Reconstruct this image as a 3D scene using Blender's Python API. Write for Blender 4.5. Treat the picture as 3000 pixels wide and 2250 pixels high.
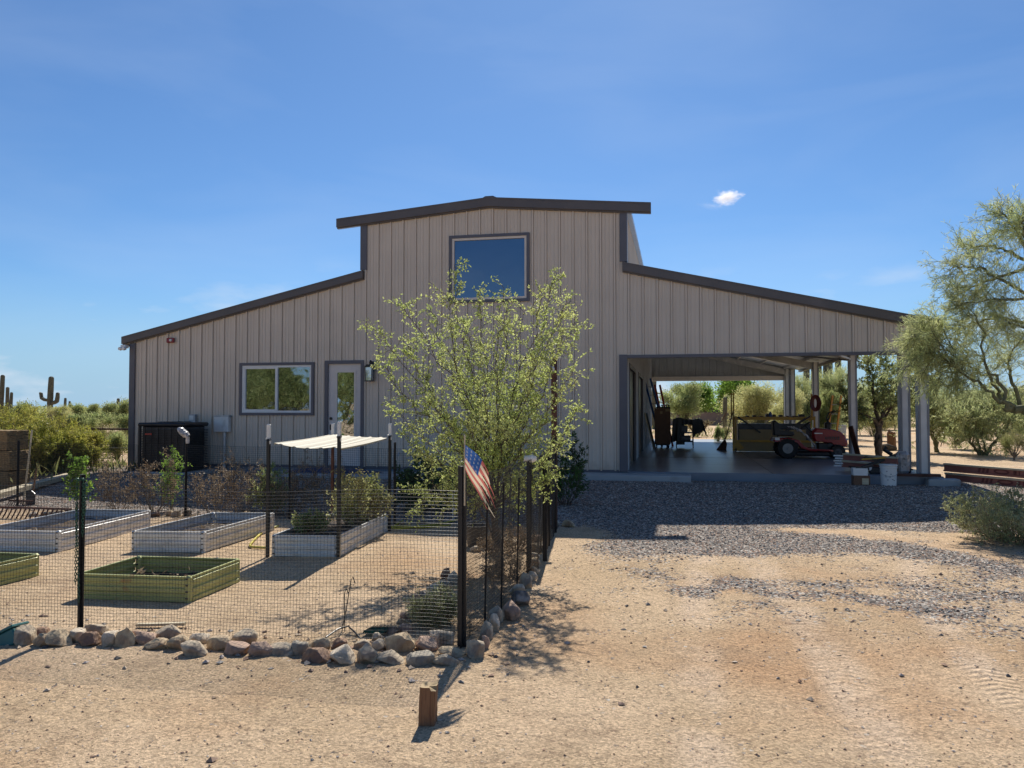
import bpy, math, random
import numpy as np
from mathutils import Vector, Matrix, noise as mn
R = math.radians
S = bpy.context.scene
for o in list(bpy.data.objects): bpy.data.objects.remove(o)
random.seed(7)
# ------------------------------------------------ camera, sky, sun, exposure
F, PIT, YAW = 2308.45, 0.03068, -0.20457
CAM = np.array([4.115, -17.284, 1.3725])
cd = bpy.data.cameras.new('camera'); cam = bpy.data.objects.new('camera', cd); S.collection.objects.link(cam)
cam.location = CAM; cam.rotation_euler = (math.pi/2 + PIT, 0, -YAW)
cd.sensor_width = 36; cd.lens = F/3000*36; cd.clip_end = 9000; cd.clip_start = .05
S.camera = cam
S.render.resolution_x = 1024; S.render.resolution_y = 768
SUN_EL, SUN_AZ = R(44.5), -0.105          # azimuth from +Y, negative = towards -X
SKY = 0.105
w = bpy.data.worlds.new('World'); S.world = w; w.use_nodes = True
nt = w.node_tree; bg = nt.nodes['Background']
sky = nt.nodes.new('ShaderNodeTexSky'); sky.sky_type = 'NISHITA'; sky.sun_disc = False
sky.sun_elevation = SUN_EL; sky.sun_rotation = SUN_AZ; sky.altitude = 500
sky.air_density = 1.0; sky.dust_density = 0.35; sky.ozone_density = 2.6
# thin high cirrus, laid over the sky by direction
tc = nt.nodes.new('ShaderNodeTexCoord'); mp = nt.nodes.new('ShaderNodeMapping'); mp.inputs['Scale'].default_value = (1.2, 1.2, 4.5)
mp.inputs['Rotation'].default_value = (0, .35, .3)
nz = nt.nodes.new('ShaderNodeTexNoise'); nz.inputs['Scale'].default_value = 2.4; nz.inputs['Detail'].default_value = 5; nz.inputs['Roughness'].default_value = .5
nz.inputs['Distortion'].default_value = .4
rp = nt.nodes.new('ShaderNodeMapRange'); rp.inputs[1].default_value = .42; rp.inputs[2].default_value = .75; rp.inputs[3].default_value = 0; rp.inputs[4].default_value = .12
mx = nt.nodes.new('ShaderNodeMixRGB'); mx.inputs[2].default_value = (5.2, 6.0, 7.2, 1)
# low white clouds near the horizon
sx = nt.nodes.new('ShaderNodeSeparateXYZ'); mp2 = nt.nodes.new('ShaderNodeMapping'); mp2.inputs['Scale'].default_value = (1, 1, 3.2)
nz2 = nt.nodes.new('ShaderNodeTexNoise'); nz2.inputs['Scale'].default_value = 6; nz2.inputs['Detail'].default_value = 6
band = nt.nodes.new('ShaderNodeMapRange'); band.inputs[1].default_value = .19; band.inputs[2].default_value = .05; band.inputs[3].default_value = 0; band.inputs[4].default_value = 1
cl = nt.nodes.new('ShaderNodeMapRange'); cl.inputs[1].default_value = .53; cl.inputs[2].default_value = .68
ml = nt.nodes.new('ShaderNodeMath'); ml.operation = 'MULTIPLY'
mx2 = nt.nodes.new('ShaderNodeMixRGB'); mx2.inputs[2].default_value = (5.6, 6.2, 7.0, 1)
hs = nt.nodes.new('ShaderNodeMixRGB'); hs.blend_type = 'MULTIPLY'; hs.inputs[0].default_value = 1; hs.inputs[2].default_value = (.43, .615, .80, 1)   # clean dry desert air
hb = nt.nodes.new('ShaderNodeMixRGB'); hb.inputs[2].default_value = (2.75, 4.3, 5.9, 1)
hr = nt.nodes.new('ShaderNodeMapRange'); hr.interpolation_type = 'SMOOTHSTEP'; hr.inputs[1].default_value = .17; hr.inputs[2].default_value = -.02; hr.inputs[3].default_value = 0; hr.inputs[4].default_value = .93
L = nt.links.new
L(sky.outputs[0], hs.inputs[1]); L(hs.outputs[0], hb.inputs[1]); L(sx.outputs[2], hr.inputs[0]); L(hr.outputs[0], hb.inputs[0])
L(tc.outputs['Generated'], mp.inputs[0]); L(mp.outputs[0], nz.inputs[0]); L(nz.outputs[0], rp.inputs[0]); L(rp.outputs[0], mx.inputs[0]); L(hb.outputs[0], mx.inputs[1])
L(tc.outputs['Generated'], sx.inputs[0]); L(sx.outputs[2], band.inputs[0]); L(tc.outputs['Generated'], mp2.inputs[0]); L(mp2.outputs[0], nz2.inputs[0]); L(nz2.outputs[0], cl.inputs[0])
L(band.outputs[0], ml.inputs[0]); L(cl.outputs[0], ml.inputs[1]); L(ml.outputs[0], mx2.inputs[0]); L(mx.outputs[0], mx2.inputs[1]); L(mx2.outputs[0], bg.inputs[0])
bg.inputs[1].default_value = SKY
sd = bpy.data.lights.new('sun', 'SUN'); so = bpy.data.objects.new('sun', sd); S.collection.objects.link(so)
sd.energy = 5.0; sd.angle = R(.53); sd.color = (1, .945, .85)
tosun = Vector((math.sin(SUN_AZ)*math.cos(SUN_EL), math.cos(SUN_AZ)*math.cos(SUN_EL), math.sin(SUN_EL)))
so.rotation_euler = tosun.to_track_quat('Z', 'Y').to_euler(); so.location = (0, 0, 30)
S.view_settings.view_transform = 'Standard'; S.view_settings.look = 'None'; S.view_settings.gamma = 1; S.view_settings.exposure = 0.32
S.render.engine = 'CYCLES'; S.cycles.volume_bounces = 8

# ------------------------------------------------ photograph measurements -> metres
_f = np.array([math.sin(YAW)*math.cos(PIT), math.cos(YAW)*math.cos(PIT), math.sin(PIT)])
_r = np.array([math.cos(YAW), -math.sin(YAW), 0.]); _u = np.cross(_r, _f)
def ray(px, py): return _f*F + _r*(px-1500) - _u*(py-1125)
def sstep(a, b, x):
    t = min(1, max(0, (x-a)/(b-a))); return t*t*(3-2*t)
def gz(x, y):                                  # lie of the land (the barn slab top is z = 0)
    z = -.40 + .28*sstep(-4.9, -.7, y)
    return z
def AY(px, py, Y):                             # point at depth plane Y
    d = ray(px, py); return CAM + d*((Y-CAM[1])/d[1])
def AZ(px, py, z):
    d = ray(px, py); return CAM + d*((z-CAM[2])/d[2])
def G(px, py):                                 # point on the ground
    z = -.4
    for _ in range(25):
        p = AZ(px, py, z); z = .5*z + .5*gz(p[0], p[1])
    return p

# ------------------------------------------------ materials
MATS = {}
def nd(nt, t, **k):
    n = nt.nodes.new('ShaderNode'+t)
    for a, v in k.items(): setattr(n, a, v)
    return n
def mat(name, col, rough=.6, metal=0, var=.12, vs=6, bump=0, bs=60, spec=.5, col2=None, c2s=3, c2a=.55, c2b=.7, stretch=None, transl=0, emit=0):
    """principled material with two-scale colour variation, optional second colour patches and bump"""
    if name in MATS: return MATS[name]
    m = bpy.data.materials.new(name); m.use_nodes = True; nt = m.node_tree; L = nt.links.new
    b = nt.nodes['Principled BSDF']; b.inputs['Roughness'].default_value = rough; b.inputs['Metallic'].default_value = metal
    b.inputs['Specular IOR Level'].default_value = spec
    tc = nd(nt, 'TexCoord'); mp = nd(nt, 'Mapping')
    if stretch: mp.inputs['Scale'].default_value = stretch
    L(tc.outputs['Object'], mp.inputs[0])
    n1 = nd(nt, 'TexNoise'); n1.inputs['Scale'].default_value = vs; n1.inputs['Detail'].default_value = 6; L(mp.outputs[0], n1.inputs[0])
    r1 = nd(nt, 'MapRange'); r1.inputs[1].default_value = .3; r1.inputs[2].default_value = .7
    r1.inputs[3].default_value = 1-var; r1.inputs[4].default_value = 1+var; L(n1.outputs[0], r1.inputs[0])
    mu = nd(nt, 'MixRGB', blend_type='MULTIPLY'); mu.inputs[0].default_value = 1; mu.inputs[1].default_value = (*col, 1)
    if col2:
        n2 = nd(nt, 'TexNoise'); n2.inputs['Scale'].default_value = c2s; n2.inputs['Detail'].default_value = 8; L(mp.outputs[0], n2.inputs[0])
        r2 = nd(nt, 'MapRange'); r2.inputs[1].default_value = c2a; r2.inputs[2].default_value = c2b; L(n2.outputs[0], r2.inputs[0])
        m2 = nd(nt, 'MixRGB'); m2.inputs[1].default_value = (*col, 1); m2.inputs[2].default_value = (*col2, 1); L(r2.outputs[0], m2.inputs[0]); L(m2.outputs[0], mu.inputs[1])
    L(r1.outputs[0], mu.inputs[2]); L(mu.outputs[0], b.inputs['Base Color'])
    if bump:
        n3 = nd(nt, 'TexNoise'); n3.inputs['Scale'].default_value = bs; n3.inputs['Detail'].default_value = 5; L(mp.outputs[0], n3.inputs[0])
        bp = nd(nt, 'Bump'); bp.inputs['Strength'].default_value = bump; bp.inputs['Distance'].default_value = .01; L(n3.outputs[0], bp.inputs['Height']); L(bp.outputs[0], b.inputs['Normal'])
    if transl:
        t = nd(nt, 'BsdfTranslucent'); L(mu.outputs[0], t.inputs[0]); ms = nd(nt, 'MixShader'); ms.inputs[0].default_value = transl
        out = nt.nodes['Material Output']; L(b.outputs[0], ms.inputs[1]); L(t.outputs[0], ms.inputs[2]); L(ms.outputs[0], out.inputs[0])
    MATS[name] = m; return m
def leafmat(name, c1, c2, transl=.45):
    """leaf colour varies clump by clump and leaf by leaf"""
    m = mat(name, c1, .55, var=.35, vs=1.6, col2=c2, c2s=2.2, c2a=.4, c2b=.6, spec=.25, transl=transl)
    return m
M = dict(
 siding=mat('siding_paint', (.64, .54, .435), .42, var=.05, vs=1.2, bump=.05, bs=150, col2=(.67, .57, .46), c2s=.7),
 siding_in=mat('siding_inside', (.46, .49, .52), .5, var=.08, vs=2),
 trim=mat('dark_trim', (.105, .10, .115), .45, var=.08, vs=3),
 fascia=mat('fascia_metal', (.105, .086, .077), .38, var=.08, vs=2, col2=(.13, .105, .095), c2s=1.2),
 roof=mat('roof_metal', (.42, .47, .54), .4, var=.06),
 galv=mat('galvanised', (.42, .43, .44), .42, .55, var=.12, vs=4, col2=(.55, .56, .56), c2s=6),
 galvw=mat('galvanised_web', (.55, .55, .54), .45, .1, var=.1, vs=4), galvshade=mat('galvanised_shade', (.17, .18, .20), .4, .3, var=.15, vs=3),  # second, darker metal paints shade along the column edges
 zinc=mat('painted_bed_metal', (.66, .655, .63), .42, .15, var=.12, vs=3, col2=(.52, .51, .48), c2s=5, bump=.1, bs=25),
 green=mat('green_bed_metal', (.40, .41, .15), .42, .1, var=.15, vs=3, col2=(.34, .17, .06), c2s=4.2, c2a=.66, c2b=.74, bump=.1, bs=25),
 white=mat('white_paint', (.74, .73, .70), .45, var=.06, vs=5),
 cream=mat('cream_panel', (.36, .32, .225), .45, var=.05, vs=6),
 vinyl=mat('window_vinyl', (.68, .60, .52), .4, var=.04),
 door=mat('door_paint', (.66, .59, .54), .4, var=.05),
 black=mat('black_plastic', (.012, .012, .013), .45, var=.3),
 mesh=mat('fence_mesh_plastic', (.014, .014, .013), .5, var=.3),
 iron=mat('black_iron', (.02, .02, .022), .4, .3, var=.3),
 steel=mat('dark_steel', (.05, .05, .055), .4, .5, var=.3, vs=10),
 rubber=mat('rubber', (.013, .013, .013), .8, var=.3, bump=.2, bs=80),
 conc=mat('concrete', (.40, .40, .39), .75, var=.12, vs=1.5, bump=.15, bs=50, col2=(.33, .325, .31), c2s=2.5),
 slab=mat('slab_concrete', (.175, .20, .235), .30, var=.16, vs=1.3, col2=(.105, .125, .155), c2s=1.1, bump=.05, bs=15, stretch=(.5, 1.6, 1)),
 wood=mat('weathered_wood', (.23, .12, .06), .8, var=.35, vs=9, stretch=(9, 9, .6), bump=.6, bs=12, col2=(.11, .05, .025), c2s=9, c2a=.5, c2b=.65),
 wood_top=mat('cut_wood', (.34, .24, .12), .8, var=.3, vs=20, bump=.4, bs=40, col2=(.05, .035, .025), c2s=9),
 board=mat('pale_board', (.52, .44, .30), .75, var=.12, vs=5, stretch=(1, 6, 6)),
 redlum=mat('red_lumber', (.30, .115, .085), .75, var=.15, vs=4, bump=.2, bs=30),
 redmark=mat('lumber_mark', (.14, .04, .035), .8),
 rust=mat('rusty_steel', (.09, .035, .022), .75, var=.35, vs=8),
 hosered=mat('red_rubber_hose', (.16, .02, .018), .5), rimgrey=mat('rim_paint', (.22, .22, .22), .4, .2),
 red=mat('red_paint', (.24, .012, .018), .22, var=.08), yellow=mat('yellow_paint', (.50, .27, .02), .4, var=.12, vs=4, col2=(.30, .17, .03), c2s=6),
 orange=mat('orange_fibreglass', (.62, .28, .04), .45), blue=mat('blue_fibreglass', (.02, .08, .25), .45), redf=mat('red_fibreglass', (.42, .04, .02), .45),
 brown=mat('cardboard', (.16, .085, .05), .8, var=.1), tan=mat('tan_board', (.32, .23, .11), .6, var=.08),
 hose=mat('yellow_hose', (.50, .42, .03), .45, var=.1), hay=mat('hay', (.27, .18, .085), .95, var=.5, vs=14, stretch=(1, 1, 5), bump=1, bs=50, col2=(.08, .05, .025), c2s=7),
 soil=mat('soil', (.045, .03, .022), .95, var=.5, vs=18, bump=1, bs=40), tarp=mat('blue_tarp', (.018, .04, .11), .5, var=.3), teal=mat('teal_box', (.03, .13, .13), .5),
 bag=mat('plastic_bag', (.40, .38, .37), .3, var=.4, vs=15, col2=(.08, .08, .09), c2s=14), chain=mat('green_chain', (.02, .09, .06), .4, .2),
 saguaro=mat('saguaro_skin', (.10, .095, .06), .8, var=.25, vs=6, bump=.5), bark=mat('bark', (.10, .075, .055), .9, var=.35, vs=12, bump=.7, bs=30),
 gbark=mat('green_bark', (.13, .13, .065), .8, var=.3, vs=8, bump=.4, bs=30), twig=mat('dry_twig', (.22, .165, .11), .85, var=.3),
 l_tree=leafmat('leaf_mesquite', (.58, .62, .23), (.46, .54, .17), .5), l_pv=leafmat('leaf_palo_verde', (.54, .56, .27), (.40, .46, .21), .52),
 l_bush=leafmat('leaf_creosote', (.34, .36, .07), (.42, .38, .09), .45), l_far=leafmat('leaf_far', (.31, .37, .14), (.40, .43, .18), .5),
 l_bright=leafmat('leaf_bright', (.28, .42, .07), (.17, .30, .05), .5), l_olive=leafmat('leaf_olive', (.58, .56, .26), (.46, .47, .20), .55),
 l_dark=leafmat('leaf_citrus', (.045, .09, .03), (.08, .16, .04), .3), l_grey=leafmat('leaf_brittlebush', (.52, .52, .30), (.36, .39, .18), .4),
 l_dry=leafmat('leaf_dry_vine', (.46, .36, .24), (.26, .18, .11), .3), l_grass=leafmat('dry_grass', (.36, .33, .16), (.25, .28, .10), .4),
 cholla=leafmat('cholla_spines', (.46, .38, .19), (.36, .30, .14), .3),
)
def splash(m, col):                              # rain-splashed dirt low on the wall, and faint dust streaks
    nt = m.node_tree; L = nt.links.new; b = nt.nodes['Principled BSDF']; src = b.inputs['Base Color'].links[0].from_socket
    tc = nd(nt, 'TexCoord'); sp = nd(nt, 'SeparateXYZ'); L(tc.outputs['Object'], sp.inputs[0]); n = nd(nt, 'TexNoise'); n.inputs['Scale'].default_value = 7; n.inputs['Detail'].default_value = 7; L(tc.outputs['Object'], n.inputs[0])
    a = nd(nt, 'MapRange'); a.inputs[1].default_value = .38; a.inputs[2].default_value = 0; a.inputs[3].default_value = -.35; a.inputs[4].default_value = .35; L(sp.outputs[2], a.inputs[0])
    ad = nd(nt, 'Math', operation='ADD'); L(a.outputs[0], ad.inputs[0]); L(n.outputs[0], ad.inputs[1]); r = nd(nt, 'MapRange'); r.inputs[1].default_value = .45; r.inputs[2].default_value = .85; r.inputs[4].default_value = .55; L(ad.outputs[0], r.inputs[0])
    mp = nd(nt, 'Mapping'); mp.inputs['Scale'].default_value = (6, 6, .25); L(tc.outputs['Object'], mp.inputs[0]); n2 = nd(nt, 'TexNoise'); n2.inputs['Scale'].default_value = 2; n2.inputs['Detail'].default_value = 5; L(mp.outputs[0], n2.inputs[0])
    r2 = nd(nt, 'MapRange'); r2.inputs[1].default_value = .5; r2.inputs[2].default_value = .8; r2.inputs[4].default_value = .30; L(n2.outputs[0], r2.inputs[0]); mx_ = nd(nt, 'Math', operation='MAXIMUM'); L(r.outputs[0], mx_.inputs[0]); L(r2.outputs[0], mx_.inputs[1])
    m2 = nd(nt, 'MixRGB'); L(mx_.outputs[0], m2.inputs[0]); L(src, m2.inputs[1]); m2.inputs[2].default_value = (*col, 1); L(m2.outputs[0], b.inputs['Base Color'])
splash(M['siding'], (.44, .34, .25))
def glassmat(name, tint, gl=.5, rough=.02, bumps=0.0):
    m = bpy.data.materials.new(name); m.use_nodes = True; nt = m.node_tree; L = nt.links.new
    d = nd(nt, 'BsdfDiffuse'); d.inputs[0].default_value = (*tint, 1); g = nd(nt, 'BsdfGlossy'); g.inputs['Roughness'].default_value = rough
    g.inputs[0].default_value = (.85, .93, 1, 1); ms = nd(nt, 'MixShader'); ms.inputs[0].default_value = gl
    if bumps:
        tc = nd(nt, 'TexCoord'); n = nd(nt, 'TexNoise'); n.inputs['Scale'].default_value = 1.6; L(tc.outputs['Object'], n.inputs[0])
        bp = nd(nt, 'Bump'); bp.inputs['Strength'].default_value = bumps; bp.inputs['Distance'].default_value = .05; L(n.outputs[0], bp.inputs['Height']); L(bp.outputs[0], g.inputs['Normal'])
    L(d.outputs[0], ms.inputs[1]); L(g.outputs[0], ms.inputs[2]); L(ms.outputs[0], nt.nodes['Material Output'].inputs[0]); return m
M['siding'].node_tree.nodes['Principled BSDF'].inputs['Coat Weight'].default_value = 0
M['glass'] = glassmat('window_glass', (.012, .018, .016), .34, .02, .12)
M['glass_up'] = glassmat('upper_glass_painted_sky', (.012, .05, .16), .16, .03, .05)  # blue base colour paints in the reflected sky
M['glass_door'] = glassmat('door_glass', (.02, .02, .02), .48, .01, .3)
def colmat(name, attr, rough=.85, bump=.5, bs=90):
    """per-face colour attribute for stones"""
    m = bpy.data.materials.new(name); m.use_nodes = True; nt = m.node_tree; L = nt.links.new; b = nt.nodes['Principled BSDF']
    a = nd(nt, 'VertexColor', layer_name=attr); b.inputs['Roughness'].default_value = rough; L(a.outputs[0], b.inputs['Base Color']); return m

# ------------------------------------------------ mesh building
class MB:
    def __init__(s): s.v = []; s.f = []; s.m = []; s.cm = 0
    def mi(s, i): s.cm = i; return s
    def add(s, vs, fs):
        k = len(s.v); s.v += [tuple(map(float, p)) for p in vs]; s.f += [tuple(k+i for i in f) for f in fs]; s.m += [s.cm]*len(fs); return s
    def box(s, a, b, bev=0, M4=None):
        x0, y0, z0 = a; x1, y1, z1 = b
        if bev > 0:
            e = bev; P = []
            xs = (x0, x1); ys = (y0, y1); zs = (z0, z1); idx = {}
            for i in (0, 1):
                for j in (0, 1):
                    for k in (0, 1):
                        sx, sy, sz = (1-2*i)*e, (1-2*j)*e, (1-2*k)*e
                        for ax in range(3):
                            p = [xs[i]+sx, ys[j]+sy, zs[k]+sz]; p[ax] -= (sx, sy, sz)[ax]; idx[(i, j, k, ax)] = len(P); P.append(p)
            Fc = []
            for ax in range(3):
                o1, o2 = [q for q in range(3) if q != ax]
                for sd in (0, 1):
                    q = []
                    for (a1, a2) in ((0, 0), (1, 0), (1, 1), (0, 1)):
                        t = [0, 0, 0]; t[ax] = sd; t[o1] = a1; t[o2] = a2; q.append(idx[(*t, ax)])
                    Fc.append(q)
            for ax in range(3):                 # edges along ax
                o1, o2 = [q for q in range(3) if q != ax]
                for a1 in (0, 1):
                    for a2 in (0, 1):
                        t0 = [0, 0, 0]; t0[o1] = a1; t0[o2] = a2; t1 = list(t0); t1[ax] = 1
                        Fc.append([idx[(*t0, o1)], idx[(*t0, o2)], idx[(*t1, o2)], idx[(*t1, o1)]])
            for i in (0, 1):
                for j in (0, 1):
                    for k in (0, 1): Fc.append([idx[(i, j, k, 0)], idx[(i, j, k, 1)], idx[(i, j, k, 2)]])
        else:
            P = [(x0, y0, z0), (x1, y0, z0), (x1, y1, z0), (x0, y1, z0), (x0, y0, z1), (x1, y0, z1), (x1, y1, z1), (x0, y1, z1)]
            Fc = [(3, 2, 1, 0), (4, 5, 6, 7), (0, 1, 5, 4), (1, 2, 6, 5), (2, 3, 7, 6), (3, 0, 4, 7)]
        if M4 is not None: P = [tuple(M4 @ Vector(p)) for p in P]
        return s.add(P, Fc)
    def bar(s, a, b, w, h):                      # box section beam from a to b, w across, h up
        a = Vector(a); b = Vector(b); d = (b-a); ln = d.length; q = d.to_track_quat('X', 'Z').to_matrix().to_4x4()
        return s.box((0, -w/2, -h/2), (ln, w/2, h/2), M4=Matrix.Translation(a) @ q)
    def tube(s, pts, rad, n=6, cap=True):
        pts = [Vector(p) for p in pts]; k0 = len(s.v); N = len(pts)
        rad = rad if hasattr(rad, '__len__') else [rad]*N
        up = None; V = []
        for i, p in enumerate(pts):
            t = (pts[min(i+1, N-1)]-pts[max(i-1, 0)])
            t = t.normalized() if t.length > 1e-9 else Vector((0, 0, 1))
            if up is None: up = t.orthogonal().normalized()
            up = (up - t*up.dot(t)); up = up.normalized() if up.length > 1e-6 else t.orthogonal().normalized()
            sd_ = t.cross(up)
            for j in range(n):
                a = 2*math.pi*j/n; V.append(p + up*(math.cos(a)*rad[i]) + sd_*(math.sin(a)*rad[i]))
        Fc = [(i*n+j, i*n+(j+1) % n, (i+1)*n+(j+1) % n, (i+1)*n+j) for i in range(N-1) for j in range(n)]
        if cap: Fc += [tuple(range(n-1, -1, -1)), tuple((N-1)*n+j for j in range(n))]
        return s.add(V, Fc)
    def lathe(s, c, prof, n=20, axis='Z'):
        V = []; N = len(prof)
        for r, z in prof:
            for j in range(n):
                a = 2*math.pi*j/n; x, y = r*math.cos(a), r*math.sin(a)
                V.append({'Z': (c[0]+x, c[1]+y, c[2]+z), 'Y': (c[0]+x, c[1]+z, c[2]+y), 'X': (c[0]+z, c[1]+x, c[2]+y)}[axis])
        Fc = [(i*n+j, i*n+(j+1) % n, (i+1)*n+(j+1) % n, (i+1)*n+j) for i in range(N-1) for j in range(n)]
        Fc += [tuple(range(n-1, -1, -1)), tuple((N-1)*n+j for j in range(n))]
        return s.add(V, Fc)
    def prism(s, poly, y0, y1, axis='Y'):        # polygon in XZ extruded in Y (or YZ in X)
        n = len(poly)
        if axis == 'Y': V = [(x, y0, z) for x, z in poly] + [(x, y1, z) for x, z in poly]
        else: V = [(y0, x, z) for x, z in poly] + [(y1, x, z) for x, z in poly]
        return s.add(V, [tuple(range(n)), tuple(range(2*n-1, n-1, -1))] + [(i, (i+1) % n, n+(i+1) % n, n+i) for i in range(n)])
    def mesh(s, name, mats, smooth=False):
        me = bpy.data.meshes.new(name); me.from_pydata(s.v, [], s.f)
        for m in (mats if isinstance(mats, (list, tuple)) else [mats]): me.materials.append(m)
        if any(s.m): me.polygons.foreach_set('material_index', s.m)
        if smooth: me.polygons.foreach_set('use_smooth', [True]*len(s.f))
        me.update(); return me
    def build(s, name, mats, parent=None, smooth=False, label=None, cat=None, group=None, kind=None, origin=None):
        if origin is not None:
            ox, oy, oz = origin; s.v = [(x-ox, y-oy, z-oz) for x, y, z in s.v]
        o = bpy.data.objects.new(name, s.mesh(name, mats, smooth)); S.collection.objects.link(o)
        if origin is not None: o.location = origin
        if parent is None and origin is not None: WL[o.name] = Vector(origin)
        if parent is not None:
            o.parent = parent
            if origin is None: o.matrix_parent_inverse = Matrix.Translation(parent_loc(parent)).inverted()
        tag(o, label, cat, group, kind); return o
WL = {}
def parent_loc(p): return WL.get(p.name, Vector((0, 0, 0)))
def tag(o, label=None, cat=None, group=None, kind=None):
    for k, v in (('label', label), ('category', cat), ('group', group), ('kind', kind)):
        if v: o[k] = v
    return o
def thing(name, label, cat, loc=(0, 0, 0), group=None):
    o = bpy.data.objects.new(name, None); S.collection.objects.link(o); o.location = loc; WL[o.name] = Vector(loc)
    o.empty_display_size = .1
    return tag(o, label, cat, group)
# ================================================ GROUND
def axis(fine0, fine1, step, lo, hi, g=1.22):
    a = list(np.arange(fine0, fine1+1e-6, step)); d = step; x = fine1
    while x < hi: d *= g; x += d; a.append(x)
    d = step; x = fine0; pre = []
    while x > lo: d *= g; x -= d; pre.append(x)
    return pre[::-1] + a
GX = axis(-9, 13.5, .11, -4500, 4500); GY = axis(-16, .4, .11, -120, 6000)
def fbm(x, y, z=0, o=4):
    v = 0; a = 1; s = 0
    for _ in range(o): v += a*mn.noise(Vector((x, y, z))); s += a; a *= .5; x *= 2.1; y *= 2.1
    return v/s
TRACKS = [(4.25, .02, .13, .2), (5.2, -.02, .16, .35), (6.15, .06, .13, 1.), (7.6, .05, .14, .8)]
def gravel_amt(x, y):
    n = fbm(x*.42, y*.62, 3.3)*2.4; n2 = fbm(x*1.3+7, y*1.6, 9.1)
    if x > 2.75 and y < -4.7:
        n3 = fbm(x*2.6+1, y*3.2, 4.4, 3); x2 = x + .5*n; y2 = y + .45*n + .25*n3
        main = sstep(-8.3, -6.7, y2)*sstep(2.6, 3.4, x2 + .12*(y+5))*(1-sstep(5.1, 5.9, x2 + .35*(y2+5.5)))
        yc = -5.7-.42*(x-4.6) if x < 7.2 else -6.8-1.4*(x-7.2)
        bandb = sstep(.95, .25, abs(y2-yc))*sstep(4.6, 5.2, x)
        stre = .75*sstep(1.25, .2, abs(y2+9.1+.12*(x-5)))*sstep(3.0, 4.1, x2)*sstep(-.35, .25, n2+n3*.5)
        east = .75*sstep(5.6, 7.2, x2)*sstep(-10.6, -8.9, y2)*sstep(yc+.6, yc-.2, y2)*sstep(-.25, .25, n2)
        g = max(main, bandb, stre, east)
        ell = ((x2-5.5)/1.3)**2 + ((y2+7.75)/.62)**2
        g *= .15+.85*sstep(.5, 1.5, ell)
        g = max(g, .3*sstep(.1, .55, n2+n3*.4)*sstep(-12, -9.5, y))
        g = max(g, sstep(-5.35, -5.0, y+.25*n) if x < 5.6 else .8*sstep(-5.1, -4.8, y+.2*n))
        return min(1, max(0, g))
    if x > 2.75:                                # driveway apron of grey gravel, thinning to sand
        g = sstep(-9.2, -7.3, y + n*1.1 + .25*(x-6 if x > 7 else 0)*.3)
        patch = sstep(.18, .42, fbm(x*.55+3.7, y*1.1+1.2, 5.5, 3)*1.7) * sstep(-5.2, -5.8, y)
        g *= 1-.85*patch
        g += .55*sstep(.22, .5, n2)*sstep(-10.5, -8.5, y)
        if y > -5.3: g = max(g, .9)
        if y > 0: g = max(0, g - sstep(.0, 1.2, y + n*.4))
        if x > 11.5: g *= 1-sstep(11.5, 13, x+n*.5)
    else:
        g = .8*sstep(-5.75, -5.2, y)*(1-sstep(-.2, 1.6, y)) if x > -12 else 0
    return min(1, max(0, g))
def relief(x, y):
    r = .022*fbm(x*.8, y*.8, 1.1, 3) + .008*fbm(x*5, y*5, 2.1, 2)
    if y > .2 or y < -17.5: r *= .3
    if -9.4 < x < 9.6 and -.9 < y < 18.8: r -= .05
    if 2.9 < x < 12 and y < -7:                 # wheel ruts
        for c0, k, wd, am in TRACKS:
            c = c0 + k*(y+12)**2*.5; d = abs(x-c)
            if d < .3: r -= .02*math.cos(d/.3*math.pi/2)
    return r
g_v = []; g_c = []
for yy in GY:
    for xx in GX:
        near = -12 < xx < 16 and -18 < yy < 6
        g_v.append((xx, yy, gz(xx, yy) + (relief(xx, yy) if near else (-.05 if (-9.4 < xx < 9.6 and -.9 < yy < 18.8) else 0))))
        g_c.append(gravel_amt(xx, yy) if near else 0)
nx = len(GX); g_f = [(j*nx+i, j*nx+i+1, (j+1)*nx+i+1, (j+1)*nx+i) for j in range(len(GY)-1) for i in range(nx-1)]
me = bpy.data.meshes.new('ground'); me.from_pydata(g_v, [], g_f); me.polygons.foreach_set('use_smooth', [True]*len(g_f))
ca = me.color_attributes.new('gravel', 'FLOAT_COLOR', 'POINT'); ca.data.foreach_set('color', [c for g in g_c for c in (g, g, g, 1)])
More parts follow.
